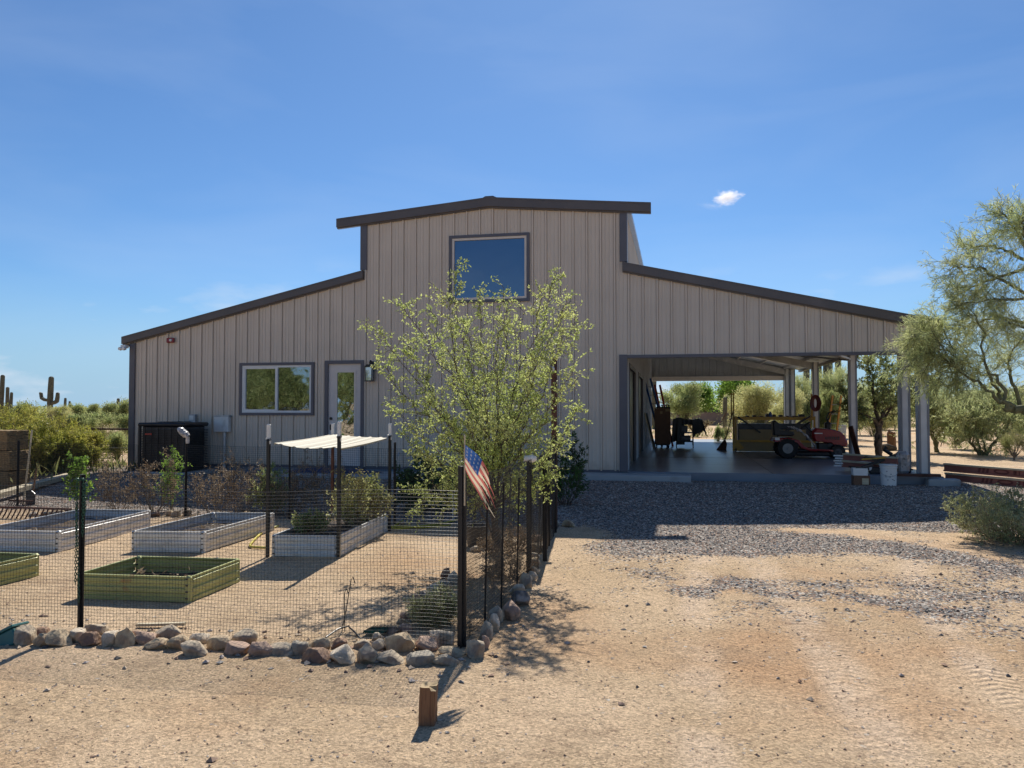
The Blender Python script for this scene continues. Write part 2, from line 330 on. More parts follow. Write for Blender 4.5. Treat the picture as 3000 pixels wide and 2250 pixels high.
def ground_mat():
    m = bpy.data.materials.new('desert_ground'); m.use_nodes = True; nt = m.node_tree; L = nt.links.new; b = nt.nodes['Principled BSDF']
    b.inputs['Roughness'].default_value = .95; b.inputs['Specular IOR Level'].default_value = .15
    tc = nd(nt, 'TexCoord'); A = nd(nt, 'VertexColor', layer_name='gravel')
    def noise(sc, det=6, ro=.6, src=tc.outputs['Object']):
        n = nd(nt, 'TexNoise'); n.inputs['Scale'].default_value = sc; n.inputs['Detail'].default_value = det; n.inputs['Roughness'].default_value = ro; L(src, n.inputs[0]); return n.outputs[0]
    def mr(x, a, b_, c=0, d=1):
        n = nd(nt, 'MapRange'); n.inputs[1].default_value = a; n.inputs[2].default_value = b_; n.inputs[3].default_value = c; n.inputs[4].default_value = d; L(x, n.inputs[0]); return n.outputs[0]
    def mix(f, c1, c2, t='MIX'):
        n = nd(nt, 'MixRGB', blend_type=t)
        for i, q in ((0, f), (1, c1), (2, c2)):
            if isinstance(q, tuple): n.inputs[i].default_value = (*q, 1)
            elif isinstance(q, (int, float)): n.inputs[i].default_value = q
            else: L(q, n.inputs[i])
        return n.outputs[0]
    def mth(op, a, b_):
        n = nd(nt, 'Math', operation=op)
        for i, q in ((0, a), (1, b_)):
            if isinstance(q, (int, float)): n.inputs[i].default_value = q
            else: L(q, n.inputs[i])
        return n.outputs[0]
    sand = mix(mr(noise(.55), .38, .62), (.56, .405, .25), (.68, .50, .325))
    sand = mix(mr(noise(.23), .5, .68), sand, (.52, .31, .165))
    sand = mix(mr(noise(1.9, 8), .55, .72, 0, .55), sand, (.34, .235, .15))
    sxy = nd(nt, 'SeparateXYZ'); L(tc.outputs['Object'], sxy.inputs[0]); XX, YY = sxy.outputs[0], sxy.outputs[1]
    for c0, k, wd, am in TRACKS:                       # wheel-packed paler dust
        yy = mth('ADD', YY, 12.); c = mth('ADD', mth('MULTIPLY', mth('MULTIPLY', yy, yy), k*.5), c0); dx = mth('ABSOLUTE', mth('SUBTRACT', XX, c), 0)
        band = mth('MULTIPLY', mr(dx, wd+.08, wd-.06), mr(noise(.9, 4), .40, .56, 0, .75)); band = mth('MULTIPLY', band, mr(YY, -5.5, -6.8))
        sand = mix(band, sand, (.70, .53, .375))
    sand = mix(mr(noise(.8, 7, .7), .60, .75, 0, .5), sand, (.40, .25, .15))
    v = nd(nt, 'TexVoronoi'); v.inputs['Scale'].default_value = 75; L(tc.outputs['Object'], v.inputs[0])
    sp = nd(nt, 'SeparateXYZ'); L(v.outputs['Color'], sp.inputs[0])
    grain = mr(sp.outputs[0], 0, 1, .66, 1.25)
    sand = mix(1., sand, grain, 'MULTIPLY')
    v2 = nd(nt, 'TexVoronoi'); v2.inputs['Scale'].default_value = 48; L(tc.outputs['Object'], v2.inputs[0]); sp2 = nd(nt, 'SeparateXYZ'); L(v2.outputs['Color'], sp2.inputs[0])
    sand = mix(mr(sp2.outputs[1], .94, .95, 0, .35), sand, (.16, .10, .07))
    v3 = nd(nt, 'TexVoronoi'); v3.inputs['Scale'].default_value = 42; L(tc.outputs['Object'], v3.inputs[0]); sp3 = nd(nt, 'SeparateXYZ'); L(v3.outputs['Color'], sp3.inputs[0])
    grav = mix(sp3.outputs[0], (.055, .05, .046), (.35, .31, .275)); grav = mix(mr(sp3.outputs[1], .8, .82), grav, (.66, .60, .52)); grav = mix(mr(sp3.outputs[2], .78, .8), grav, (.36, .22, .15))
    wn = nd(nt, 'TexWhiteNoise'); L(v3.outputs['Color'], wn.inputs[0])          # stone by stone: sparse where the spread thins out
    gm = mth('ADD', mth('SUBTRACT', mth('MULTIPLY', A.outputs[0], 1.45), wn.outputs[0]), mth('MULTIPLY', mth('SUBTRACT', noise(5, 5, .7), .5), 1.1)); gm = mr(gm, .0, .12)
    L(mix(gm, sand, grav), b.inputs['Base Color'])
    # bump: grains, gravel stones, tread prints
    h1 = mth('MULTIPLY', noise(34, 5, .8), .026); h2 = mth('MULTIPLY', mth('MULTIPLY', v3.outputs['Distance'], gm), -.5); h5 = mth('MULTIPLY', noise(7, 5, .6), .03)
    sxx = nd(nt, 'SeparateXYZ'); L(tc.outputs['Object'], sxx.inputs[0]); X, Y = sxx.outputs[0], sxx.outputs[1]
    hs_ = mth('ADD', mth('ADD', h1, mth('MULTIPLY', h2, .025)), h5)
    for c0, k, wd, am in TRACKS:
        yy = mth('ADD', Y, 12.); c = mth('ADD', mth('MULTIPLY', mth('MULTIPLY', yy, yy), k*.5), c0); dx = mth('ABSOLUTE', mth('SUBTRACT', X, c), 0)
        inside = mr(dx, wd+.03, wd-.03); wv = mth('SINE', mth('ADD', mth('MULTIPLY', Y, 75.), mth('MULTIPLY', dx, 45.)), 0)
        fade = mr(noise(1.1, 3), .40, .52); hs_ = mth('ADD', hs_, mth('MULTIPLY', mth('MULTIPLY', mth('MULTIPLY', wv, inside), fade), mth('MULTIPLY', mth('SUBTRACT', 1., gm), .0075*am)))
    bp = nd(nt, 'Bump'); bp.inputs['Strength'].default_value = 1; bp.inputs['Distance'].default_value = 1; L(hs_, bp.inputs['Height']); L(bp.outputs[0], b.inputs['Normal'])
    return m
me.materials.append(ground_mat()); go = bpy.data.objects.new('ground', me); S.collection.objects.link(go); tag(go, kind='structure')

# loose stones: one uncountable layer, thick in the gravel, sparse on the sand
def scatter(name, n, region, accept, smin, smax, cols, label, seed):
    rng = np.random.default_rng(seed); base = np.array([(1, 0, 0), (-1, 0, 0), (0, 1, 0), (0, -1, 0), (0, 0, .8), (0, 0, -.8)], float)
    fc = np.array([(0, 2, 4), (2, 1, 4), (1, 3, 4), (3, 0, 4), (2, 0, 5), (1, 2, 5), (3, 1, 5), (0, 3, 5)])
    V = []; C = []; cnt = 0
    while cnt < n:
        x = rng.uniform(region[0], region[1]); y = rng.uniform(region[2], region[3])
        if -9.3 < x < 9.5 and -.05 < y: continue
        a = accept(x, y)
        if rng.random() > a: continue
        s = smin + (smax-smin)*rng.random()**3; P = base*rng.uniform(.6, 1.25, (6, 3)) + rng.normal(0, .12, (6, 3)); P[:, 2] *= .65
        t = rng.uniform(0, 6.28); c, q = math.cos(t), math.sin(t); P = P @ np.array([[c, q, 0], [-q, c, 0], [0, 0, 1]])
        V.append(P*s*.5 + np.array([x, y, gz(x, y)+relief(x, y)+s*.12])); C.append(cols[rng.integers(len(cols))]); cnt += 1
    V = np.concatenate(V); Fc = (fc[None] + (np.arange(n)*6)[:, None, None]).reshape(-1, 3)
    me = bpy.data.meshes.new(name); me.from_pydata(V.tolist(), [], Fc.tolist())
    ca = me.color_attributes.new('Col', 'FLOAT_COLOR', 'POINT'); cc = np.repeat(np.array([(*c, 1) for c in C]), 6, axis=0); ca.data.foreach_set('color', cc.ravel())
    me.materials.append(colmat(name, 'Col')); o = bpy.data.objects.new(name, me); S.collection.objects.link(o); tag(o, label, 'gravel', kind='stuff')
greys = [(.26, .23, .205), (.12, .108, .10), (.38, .345, .30), (.60, .54, .46), (.065, .06, .058), (.33, .22, .15), (.20, .185, .17)]
tans = [(.45, .31, .20), (.30, .20, .13), (.52, .40, .28), (.16, .10, .075), (.40, .34, .30), (.60, .50, .40), (.33, .20, .13)]
scatter('gravel', 52000, (-8, 13, -10.8, -.1), lambda x, y: gravel_amt(x, y)**1.3*(1 if y < -3.5 else .5)*(1 if x > 2.6 else .6), .012, .042, greys, 'loose grey crushed gravel over the driveway apron and the bank', 3)
scatter('pebbles', 20000, (-6, 9, -15.6, -6), lambda x, y: (.12+.5*max(0, fbm(x*.8, y*.8, 6))+.4*sstep(-12.5, -14.5, y)), .008, .024, tans, 'tan grit and pebbles strewn over the desert sand', 4)

scatter('loose_stones', 900, (-3, 10, -15.8, -6.5), lambda x, y: .25+.75*max(0, fbm(x*.5+9, y*.5, 2)*2+.3) if (x > 2.8 or y < -12.2) else .1, .018, .055, tans+greys, 'scattered loose stones and clods on the driveway sand', 6)
scatter('border_rubble', 420, (-3.2, 3.1, -12.35, -11.45), lambda x, y: 1, .015, .07, tans+greys[:3], 'small rubble and chips lying between the border rocks', 8)

# ================================================ BARN
W2, T2, DEP = 3.05, 9.15, 18.3
HC, HP, LT, LE, HH = 5.667, 5.929, 4.384, 2.993, 2.497
def ztop(x):
    ax = abs(x)
    return HP - (HP-HC)*ax/W2 if ax <= W2 else LT - (LT-LE)*(ax-W2)/(T2-W2)
PROF = [(0, 0), (.002, -.014), (.009, -.014), (.013, .034), (.046, .034), (.051, -.014), (.059, -.014), (.061, 0), (.118, 0), (.121, .011), (.137, .011), (.140, 0), (.196, 0), (.199, .011), (.215, .011), (.218, 0)]
def siding(a0, a1, phase, zr, extra=(), holes=(), ax='X', pos=0, out=-1):
    """ribbed sheet; zr(a)->(z0,z1); holes = [(a0,a1,z0,z1)]"""
    bp = {a0, a1, *extra}
    for h in holes: bp |= {h[0], h[1]}
    k = math.floor((a0-phase)/.3048)-1
    while phase + k*.3048 < a1:
        for o, _ in PROF:
            q = phase + k*.3048 + o
            if a0 < q < a1: bp.add(q)
        k += 1
    bp = sorted(bp)
    def dep(a):
        t = (a-phase) % .3048
        for (p, d), (p2, d2) in zip(PROF, PROF[1:] + [(.3048, 0)]):
            if p <= t <= p2: return d + (d2-d)*(t-p)/(p2-p+1e-9)
        return 0
    mb = MB()
    for p, q in zip(bp, bp[1:]):
        if q-p < 1e-5: continue
        mid = (p+q)/2; z0a, z1a = zr(p+1e-6); z0b, z1b = zr(q-1e-6); segs = [(z0a, z1a, z0b, z1b)]
        for h in holes:
            if h[0]-1e-6 < mid < h[1]+1e-6:
                ns = []
                for s_ in segs:
                    if h[2] > s_[0]: ns.append((s_[0], h[2], s_[2], h[2]))
                    if h[3] < s_[1]: ns.append((h[3], s_[1], h[3], s_[3]))
                segs = ns
        da, db = dep(p)*out, dep(q)*out
        for s_ in segs:
            if ax == 'X': mb.add([(p, pos+da, s_[0]), (q, pos+db, s_[2]), (q, pos+db, s_[3]), (p, pos+da, s_[1])], [(0, 1, 2, 3)])
            else: mb.add([(pos+da, p, s_[0]), (pos+db, q, s_[2]), (pos+db, q, s_[3]), (pos+da, p, s_[1])], [(0, 1, 2, 3)])
    return mb
barn = thing('barn', 'tan metal sided barn with raised centre, dark trim and an open bay on the right', 'barn', (0, 0, 0))
WIN = (-6.17, -4.24, 1.20, 2.46); DOOR = (-3.96, -2.98, .0, 2.49); BW = (-.93, .935, 3.765, 5.31)
holes = [WIN, DOOR, BW, (W2-.12, T2+.2, -.3, HH)]
fw_m = [siding(-T2, T2, .055, lambda a: (.01, ztop(a)), (-W2, 0, W2), holes)]
siding(-T2, T2, .1, lambda a: (.0, ztop(a)+.045), (-W2, 0, W2), [(W2, 8.66, -.2, 2.57)], pos=DEP, out=-1).build('back_wall', M['siding_in'], barn)
siding(0, DEP, .1, lambda a: (0, LE), ax='Y', pos=-T2, out=-1).build('side_wall', M['siding'], barn)
siding(0, DEP, .1, lambda a: (0, LT+.2), ax='Y', pos=W2, out=1, holes=[(.9, 3.6, 0, 2.3), (5.4, 8.3, 0, 2.3)]).build('bay_wall', M['siding_in'], barn)
for (a, b_) in ((.9, 3.6), (5.4, 8.3)):
    dr = MB().box((W2-.06, a, 0), (W2-.02, b_, 2.3)).build('roller_door', M['steel'], barn)
    f_ = MB().box((W2, a-.1, 0), (W2+.05, a, 2.4)).box((W2, b_, 0), (W2+.05, b_+.1, 2.4)).box((W2, a, 2.3), (W2+.05, b_, 2.4)); f_.build('door_frame', M['trim'], dr)
for s_ in (-1, 1):
    siding(0, DEP, .1, lambda a: (LT, HC), ax='Y', pos=s_*W2, out=s_).build('clerestory_wall', M['siding'], barn)
# roofs (surface) and fascias
TH = .19
cr = MB()
xe = W2+.13; ze = ztop(W2) - .0857*.13
cr.prism([(-xe, ze+.02), (0, HP+.02), (xe, ze+.02), (xe, ze+.12), (0, HP+.12), (-xe, ze+.12)], .0, DEP+.1); cr.build('centre_roof', M['roof'], barn)
sl = (LT-LE)/(T2-W2)
for s_ in (-1, 1):
    e = T2+.17; zz = LE - sl*.17
    lr = MB().prism([(s_*(W2+.0), LT+.05), (s_*e, zz+.05), (s_*e, zz+.12), (s_*(W2+.0), LT+.12)], .0, DEP+.1)
    lr.build('lean_to_roof', M['roof'], barn)
def fascia(pts, h, y0=-.13, y1=-.0):
    mb = MB(); poly = [(x, z) for x, z in pts] + [(x, z+h) for x, z in reversed(pts)]
    mb.prism(poly, y0, y1)
    # rolled lower lip and drip line
    poly2 = [(x, z-.028) for x, z in pts] + [(x, z) for x, z in reversed(pts)]
    mb.prism(poly2, y0+.05, y1)
    poly3 = [(x, z+h*.80) for x, z in pts] + [(x, z+h*.84) for x, z in reversed(pts)]
    mb.prism(poly3, y0-.008, y0); return mb
wz = ztop(W2)-.0857*.58
fascia([(-3.66, wz+.0), (0, HP), (3.62, wz)], TH+.015).build('gable_fascia', M['fascia'], barn)
fascia([(-9.36, LE-sl*.2+.02), (-3.0, LT+.02)], TH-.01).build('lean_to_fascia', M['fascia'], barn)
fascia([(3.0, LT-.02), (9.36, LE-sl*.2)], TH).build('lean_to_fascia', M['fascia'], barn)
for s_ in (-1, 1):      # eave gutters
    MB().box((s_*9.36-.06, .0, LE-.07), (s_*9.36+.06, DEP+.1, LE+.10)).build('eave_gutter', M['fascia'], barn)
MB().prism([(-.17, HP+.20), (-.08, HP+.25), (.10, HP+.25), (.2, HP+.20)], -.05, DEP, 'Y').build('ridge_cap', M['trim'], barn)
# corner trims
def trimbox(a, b): return MB().box(a, b)
for x0, x1, z0, z1 in ((-3.09, -2.93, LT+.22, HC), (2.94, 3.10, LT+.19, HC-.0)): trimbox((x0, -.045, z0), (x1, .14, z1-.005)).build('corner_trim', M['trim'], barn)
trimbox((-9.19, -.045, -.2), (-9.04, .14, LE)).build('corner_trim', M['trim'], barn)
trimbox((2.92, -.05, -.0), (3.09, .14, HH+.04)).build('bay_jamb', M['trim'], barn)
trimbox((3.092, -.048, HH-.035), (9.2, .06, HH+.03)).build('bay_header', M['trim'], barn)
MB().box((W2+.01, DEP-.2, 2.57), (8.66, DEP-.05, 2.76)).build('back_header', M['vinyl'], barn)
trimbox((-8.9, -.012, -.03), (2.9, .03, .03)).build('base_trim', M['trim'], barn)
# slab and aprons: concrete
sl_ = MB().box((-9.15, -.0, -.35), (9.38, DEP+.35, 0), bev=.012); sl_.build('floor_slab', M['slab'], barn)
jn = MB()
jn.box((3.1, 5.2, .001), (9.3, 5.212, .004)); jn.box((6.1, .05, .001), (6.112, 18, .004)); jn.build('floor_joint', M['steel'], barn)
tag(MB().box((1.75, -.62, -.35), (4.42, -.004, -.03), bev=.012).build('walkway', M['conc']), kind='structure')
tag(MB().box((-4.9, -1.35, -.45), (1.2, -.004, -.075), bev=.012).build('patio', M['conc']), kind='structure')
tag(MB().box((9.02, -.28, -.45), (9.6, -.004, -.03), bev=.02).build('footing', M['conc']), kind='structure')
# windows
def window(nm, r, mid=None, gm='glass', fr='vinyl', tw=.065):
    x0, x1, z0, z1 = r
    t = MB()
    for a, b_ in (((x0, z0), (x1, z0+tw)), ((x0, z1-tw), (x1, z1)), ((x0, z0+tw), (x0+tw, z1-tw)), ((x1-tw, z0+tw), (x1, z1-tw))): t.box((a[0], -.05, a[1]), (b_[0], .05, b_[1]))
    wn = t.build('window', M['trim'], barn)
    f = MB(); a = tw; fw = .05
    X0, X1, Z0, Z1 = x0+a, x1-a, z0+a, z1-a
    f.box((X0, -.03, Z0), (X1, .045, Z0+fw)).box((X0, -.03, Z1-fw), (X1, .045, Z1)).box((X0, -.03, Z0+fw), (X0+fw, .045, Z1-fw)).box((X1-fw, -.03, Z0+fw), (X1, .045, Z1-fw))
    if mid:
        m0 = X0+(X1-X0)*mid; f.box((m0-.03, -.036, Z0+fw), (m0+.03, .045, Z1-fw))
        f.box((X0+fw, -.02, Z0+fw), (X0+fw+.03, .045, Z1-fw)).box((X0+fw+.03, -.02, Z0+fw), (m0-.03, .045, Z0+fw+.03)).box((X0+fw+.03, -.02, Z1-fw-.03), (m0-.03, .045, Z1-fw))
    f.build('frame', M['white' if mid else fr], wn)
    g = MB()
    if mid: g.box((X0+fw, .012, Z0+fw), (m0-.03, .02, Z1-fw)).box((m0+.03, .0, Z0+fw), (X1-fw, .008, Z1-fw))
    else: g.box((X0+fw, .01, Z0+fw), (X1-fw, .02, Z1-fw))
    g.build('pane', M[gm], wn)
    return wn
tag(window('w', WIN, .5), 'white framed sliding window with dark trim')
tag(window('w', BW, None, 'glass_up'), 'large fixed upper window with the blue sky reflection tinted into its glass')
x0, x1, z0, z1 = DOOR
t = MB().box((x0, -.055, -.05), (x0+.08, .06, z1)).box((x1-.08, -.055, -.05), (x1, .06, z1)).box((x0+.08, -.055, z1-.08), (x1-.08, .06, z1))
t.build('door_casing', M['trim'], barn)
dx0, dx1, dz = x0+.08, x1-.08, z1-.08
d = MB()
gx0, gx1, gz0, gz1 = dx0+.19, dx1-.15, .42, dz-.17
d.box((dx0, .0, 0), (gx0, .045, dz)).box((gx1, .0, 0), (dx1, .045, dz)).box((gx0, .0, 0), (gx1, .045, gz0)).box((gx0, .0, gz1), (gx1, .045, dz))
dm = d.build('door', M['door'], barn)
e = .03
MB().box((gx0-.02, -.012, gz0-.02), (gx0+e, -.001, gz1+.02)).box((gx1-e, -.012, gz0-.02), (gx1+.02, -.001, gz1+.02)).box((gx0+e, -.012, gz0-.02), (gx1-e, -.001, gz0+e)).box((gx0+e, -.012, gz1-e), (gx1-e, -.001, gz1+.02)).build('glass_bead', M['vinyl'], dm)
MB().box((gx0, .005, gz0), (gx1, .012, gz1)).build('pane', M['glass_door'], dm)
hx = dx0+.07
MB().lathe((hx, -.012, 1.13), [(.035, 0), (.033, -.02), (.02, -.028)], 14, 'Y').build('deadbolt', M['iron'], dm)
MB().box((hx-.03, -.02, .86), (hx+.03, 0, .99), bev=.008).tube([(hx, -.02, .91), (hx, -.06, .91), (hx+.11, -.06, .905)], .011, 8).build('handle', M['iron'], dm)
# bay: columns, rafters, purlins
def ccol(x, y, h, z0=0):
    w_ = .10; m_ = MB()
    m_.box((x-w_, y-.1, z0), (x+w_, y-.09, h)).box((x-w_, y-.089, z0), (x-w_+.012, y+.1, h)).box((x+w_-.012, y-.089, z0), (x+w_, y+.1, h)).box((x-w_+.0, y+.10, z0), (x+w_, y+.11, h))
    m_.box((x-.14, y-.14, z0+.0), (x+.14, y+.14, z0+.015)); m_.mi(1); 
    for s_ in (-1, 1): m_.box((x+s_*.082-.02, y-.112, z0+.016), (x+s_*.082+.02, y-.1005, h))  # dark strips standing in for shade on the flanges
    return m_
cols = [(9.03, .12, 'near'), (8.93, 1.05, ''), (9.0, 6.4, ''), (9.0, 12.4, ''), (8.78, 18.05, ''), (9.0, 18.05, '')]
for x, y, _ in cols:
    h = ztop(x)-.02 if y > .5 else ztop(x)-.03
    ccol(x, y, h, .0).build('column', [M['galvw'], M['galvshade']], barn)
for y in (.3, 6.4, 12.4, 18.0):
    m_ = MB(); a = Vector((W2+.1, y, ztop(W2+.1)-.16)); b_ = Vector((8.98, y, ztop(8.98)-.16)); m_.bar(a, b_, .09, .22); m_.bar(a-Vector((0, 0, .12)), b_-Vector((0, 0, .12)), .14, .018)
    m_.build('rafter', M['galv'], barn)
for i in range(6):
    x = 3.9+i*.95; z = ztop(x)-.0
    MB().box((x-.03, .2, z-.06), (x+.03, 18.1, z+.04)).build('purlin', M['galv'], barn)
MB().bar((4.6, .3, ztop(4.6)-.35), (9.0, 6.4, ztop(9)-.3), .07, .05).build('brace', M['galv'], barn)
MB().bar((4.6, 12.4, ztop(4.6)-.35), (9.0, 6.5, ztop(9)-.3), .07, .05).build('brace', M['galv'], barn)
# anchor screws on the front siding
sc = MB()
for z in (.55, 1.35, 2.2, 3.2, 4.2, 5.1):
    k = -31
    while k < 31:
        x = .055+.031+k*.3048; k += 1
        if abs(x) > 9.0 or z > ztop(x)-.15: continue
        if any(h[0]-.05 < x < h[1]+.05 and h[2] < z < h[3] for h in holes): continue
        sc.box((x-.009, -.040, z-.009), (x+.009, -.032, z+.009))
fw_m.append(sc)

fwm = fw_m[0]; fwm.add(fw_m[1].v, fw_m[1].f); fwm.build('front_wall', [M['siding'], M['trim']], barn)
# ------- things fixed to the barn
def at_wall(x, z): return (x, 0, z)
t = thing('wall_lantern', 'black box lantern mounted on the wall to the right of the glass door', 'wall lamp', (-2.79, -.03, 2.3))
cx, cz = -2.79, 2.12
MB().box((cx-.05, -.06, cz+.1), (cx+.05, -.032, cz+.34), bev=.006).tube([(cx, -.05, cz+.33), (cx, -.12, cz+.36), (cx, -.17, cz+.31), (cx, -.17, cz+.24)], .012, 8).build('bracket', M['iron'], t)
m_ = MB().prism([(cx-.095, cz+.2), (cx+.095, cz+.2), (cx+.05, cz+.26), (cx-.05, cz+.26)], -.26, -.08).box((cx-.09, -.255, cz-.13), (cx+.09, -.085, cz-.11))
for sx in (-1, 1):
    for yy in (-.25, -.1): m_.bar((cx+sx*.082, yy, cz+.2), (cx+sx*.075, yy, cz-.11), .012, .012)
m_.build('lantern_frame', M['iron'], t)
MB().box((cx-.07, -.24, cz-.105), (cx+.07, -.1, cz+.195)).build('lantern_glass', glassmat('lantern_glass', (.25, .25, .24), .35), t)
MB().lathe((cx, -.17, cz-.1), [(.018, 0), (.018, .13), (.01, .15)], 10).build('candle_tube', M['white'], t)
m_ = MB().box((-8.13, -.10, 2.98), (-7.93, -.032, 3.10), bev=.012); o = m_.build('alarm_sounder', M['red'], None, label='small red alarm sounder high on the left end of the barn wall', cat='alarm')
MB().lathe((-8.0, -.104, 3.04), [(.035, 0), (.03, -.02), (.01, -.03)], 14, 'Y').build('alarm_lens', M['white'], o)
o = MB().box((-9.33, -.2, 2.86), (-9.19, -.06, 2.94), bev=.01).build('flood_light', M['white'], None, label='small white twin flood light under the left eave corner', cat='flood light')
for dx in (-.05, .05): MB().lathe((-9.26+dx, -.21, 2.84), [(.03, .05), (.045, 0), (.04, -.05)], 12, 'Y').build('lamp_head', M['white'], o)
# electrical box on conduit
t = thing('electrical_box', 'light grey electrical box on a conduit below the left window', 'electrical box', (-6.55, -.05, -.1))
MB().box((-6.76, -.17, .80), (-6.38, -.035, 1.18), bev=.01).build('enclosure', M['zinc'], t)
MB().box((-6.775, -.175, 1.16), (-6.365, -.03, 1.2)).build('lid', M['galv'], t)
MB().tube([(-6.52, -.09, -.15), (-6.52, -.09, .8)], .035, 10).lathe((-6.52, -.09, .68), [(.045, 0), (.045, .12)], 12).build('conduit', M['galv'], t)
t = thing('disconnect_box', 'small grey disconnect box on the wall just above the air conditioner', 'electrical box', (-7.35, 0, .8))
MB().box((-7.47, -.13, 1.02), (-7.3, -.035, 1.22), bev=.008).build('enclosure', M['galv'], t); MB().box((-7.44, -.14, 1.09), (-7.33, -.131, 1.19)).build('cover', M['zinc'], t)
MB().tube([(-7.36, -.08, 1.02), (-7.34, -.09, .5), (-7.4, -.12, .3)], .018, 8).build('cable', M['black'], t)
# condenser
ax0, ax1, ay0, ay1, az0, az1 = -8.02, -6.82, -1.22, -.3, -.08, 1.04
t = thing('air_conditioner', 'black louvred air conditioner unit on a pad at the left end of the barn wall', 'air conditioner', ((ax0+ax1)/2, -.75, az0))
MB().box((ax0+.04, ay0+.04, az0), (ax1-.04, ay1-.04, az1-.06), bev=.05).build('coil', M['steel'], t)
m_ = MB(); nsl = 24
for k in range(nsl):
    z = az0+.06+k*(az1-az0-.2)/nsl; m_.box((ax0+.02, ay0+.005, z), (ax1-.02, ay0+.03, z+.016)).box((ax1-.03, ay0+.03, z), (ax1-.005, ay1, z+.016)).box((ax0+.005, ay0+.03, z), (ax0+.03, ay1, z+.016))
for k in range(8):
    x = ax0+.01+k*(ax1-ax0-.03)/7; m_.box((x, ay0-.012, az0+.02), (x+.012, ay0+.004, az1-.1))
m_.build('louvre_grille', M['iron'], t)
for x in (ax0, ax1-.06):
    MB().box((x, ay0-.014, az0), (x+.06, ay0+.05, az1-.08), bev=.01).build('corner_post', M['iron'], t)
MB().box((ax0-.015, ay0-.03, az1-.09), (ax1+.015, ay1+.015, az1), bev=.03).build('lid', M['iron'], t)
m_ = MB()
for k in range(6):
    r = .08+.06*k; m_.tube([((ax0+ax1)/2+r*math.cos(a), -.75+r*math.sin(a), az1+.012) for a in np.linspace(0, 6.283, 28)], .005, 4)
m_.build('fan_guard', M['iron'], t)
MB().box((ax0+.19, ay0-.018, az1-.28), (ax0+.36, ay0-.0125, az1-.245)).build('badge', M['redf'], t)
tag(MB().box((ax0-.15, ay0-.15, -.45), (ax1+.15, ay1+.2, az0-.004), bev=.01).build('equipment_pad', M['conc']), kind='structure')
# hose bibb with copper outlet right of the door
o = MB().tube([(-2.1, -.03, .33), (-2.1, -.12, .33), (-2.1, -.14, .27)], .014, 8).lathe((-2.1, -.1, .35), [(.03, 0), (.03, .012)], 10); o.build('faucet', M['galv'], None, label='small metal hose faucet on the wall right of the door', cat='faucet')
# ================================================ GARDEN
GZ = -.4
def bed(cfr, cfl, cbr, h, m, name, label, group, nrib=3, soilz=.42, braces=2, cbl=None):
    """corrugated raised bed; corners in plan; cfr etc = front right, front left, back right"""
    fr, fl, br = [Vector((p[0], p[1])) for p in (cfr, cfl, cbr)]; bl = Vector(cbl) if cbl else fl + (br-fr)
    c = (fr+fl+br+bl)/4; t = thing(name, label, 'garden bed', (c.x, c.y, GZ), group)
    C4 = [fl, fr, br, bl]
    for i in range(4):
        a, b_ = C4[i], C4[(i+1) % 4]; d = (b_-a).normalized(); n = Vector((d.y, -d.x)); mb = MB(); N = 30
        a2 = a+d*.03; b2 = b_-d*.03
        V = []
        for k in range(N+1):
            z = h*k/N; ph = (k/N*nrib) % 1; o = .016*(1 if .25 < ph < .75 else 0) + (.004 if .2 < ph <= .25 or .75 <= ph < .8 else 0)
            for pt in (a2, b2): V.append((pt.x+n.x*o, pt.y+n.y*o, GZ-.02+z))
        mb.add(V, [(2*k, 2*k+1, 2*k+3, 2*k+2) for k in range(N)])
        V2 = [(x-n.x*.004, y-n.y*.004, z) for x, y, z in V]; mb.add(V2, [(2*k, 2*k+2, 2*k+3, 2*k+1) for k in range(N)])
        mb.bar((a2.x, a2.y, GZ-.02+h), (b2.x, b2.y, GZ-.02+h), .022, .014)
        mb.build('side_panel', m, t)
    for p in C4:
        q = p - (p-c).normalized()*.026; MB().box((q.x-.03, q.y-.03, GZ-.02), (q.x+.03, q.y+.03, GZ-.008+h), bev=.016).build('corner_post', m, t)
        for k in range(4): MB().box((q.x-.012, q.y-.036, GZ+.03+k*(h-.07)/3), (q.x+.012, q.y-.0305, GZ+.044+k*(h-.07)/3)).build('bolt', M['steel'], t)
    s_ = MB(); N = 14; V = []
    for j in range(N+1):
        for i in range(N+1):
            u, v = i/N, j/N; p = (fl*(1-u)+fr*u)*(1-v) + (bl*(1-u)+br*u)*v; p = c + (p-c)*.975
            V.append((p.x, p.y, GZ+h*soilz+.03*mn.noise(Vector((p.x*6, p.y*6, 0)))))
    s_.add(V, [(j*(N+1)+i, j*(N+1)+i+1, (j+1)*(N+1)+i+1, (j+1)*(N+1)+i) for j in range(N) for i in range(N)]); s_.build('soil', M['soil'], t)
    rs_l = np.random.default_rng(int(abs(c.x*100))); nl_ = 160; uv = rs_l.uniform(.05, .95, (nl_, 2)); LP_ = [tuple((fl*(1-u)+fr*u)*(1-v) + (bl*(1-u)+br*u)*v) + (GZ+h*soilz+.02,) for u, v in uv]
    litter_jobs.append((LP_, t))
    for k in range(braces):
        u = (k+1)/(braces+1); p = fl*(1-u)+bl*u; q = fr*(1-u)+br*u
        MB().tube([(p.x, p.y, GZ+h*.72), (q.x, q.y, GZ+h*.72)], .007, 6).build('tie_rod', M['galv'], t)
    return t
litter_jobs = []
gp = 'raised corrugated metal garden beds'
bed((-.24, -10.78), (-1.35, -10.86), (-.27, -9.90), .245, M['green'], 'raised_bed', 'green corrugated metal raised bed with rust spots, nearest the front fence', gp, braces=0, soilz=.3)
bed((-2.52, -10.95), (-3.65, -11.0), (-2.5, -10.08), .245, M['green'], 'raised_bed', 'green raised bed cut off by the left edge of the photo', gp, braces=0, soilz=.35)
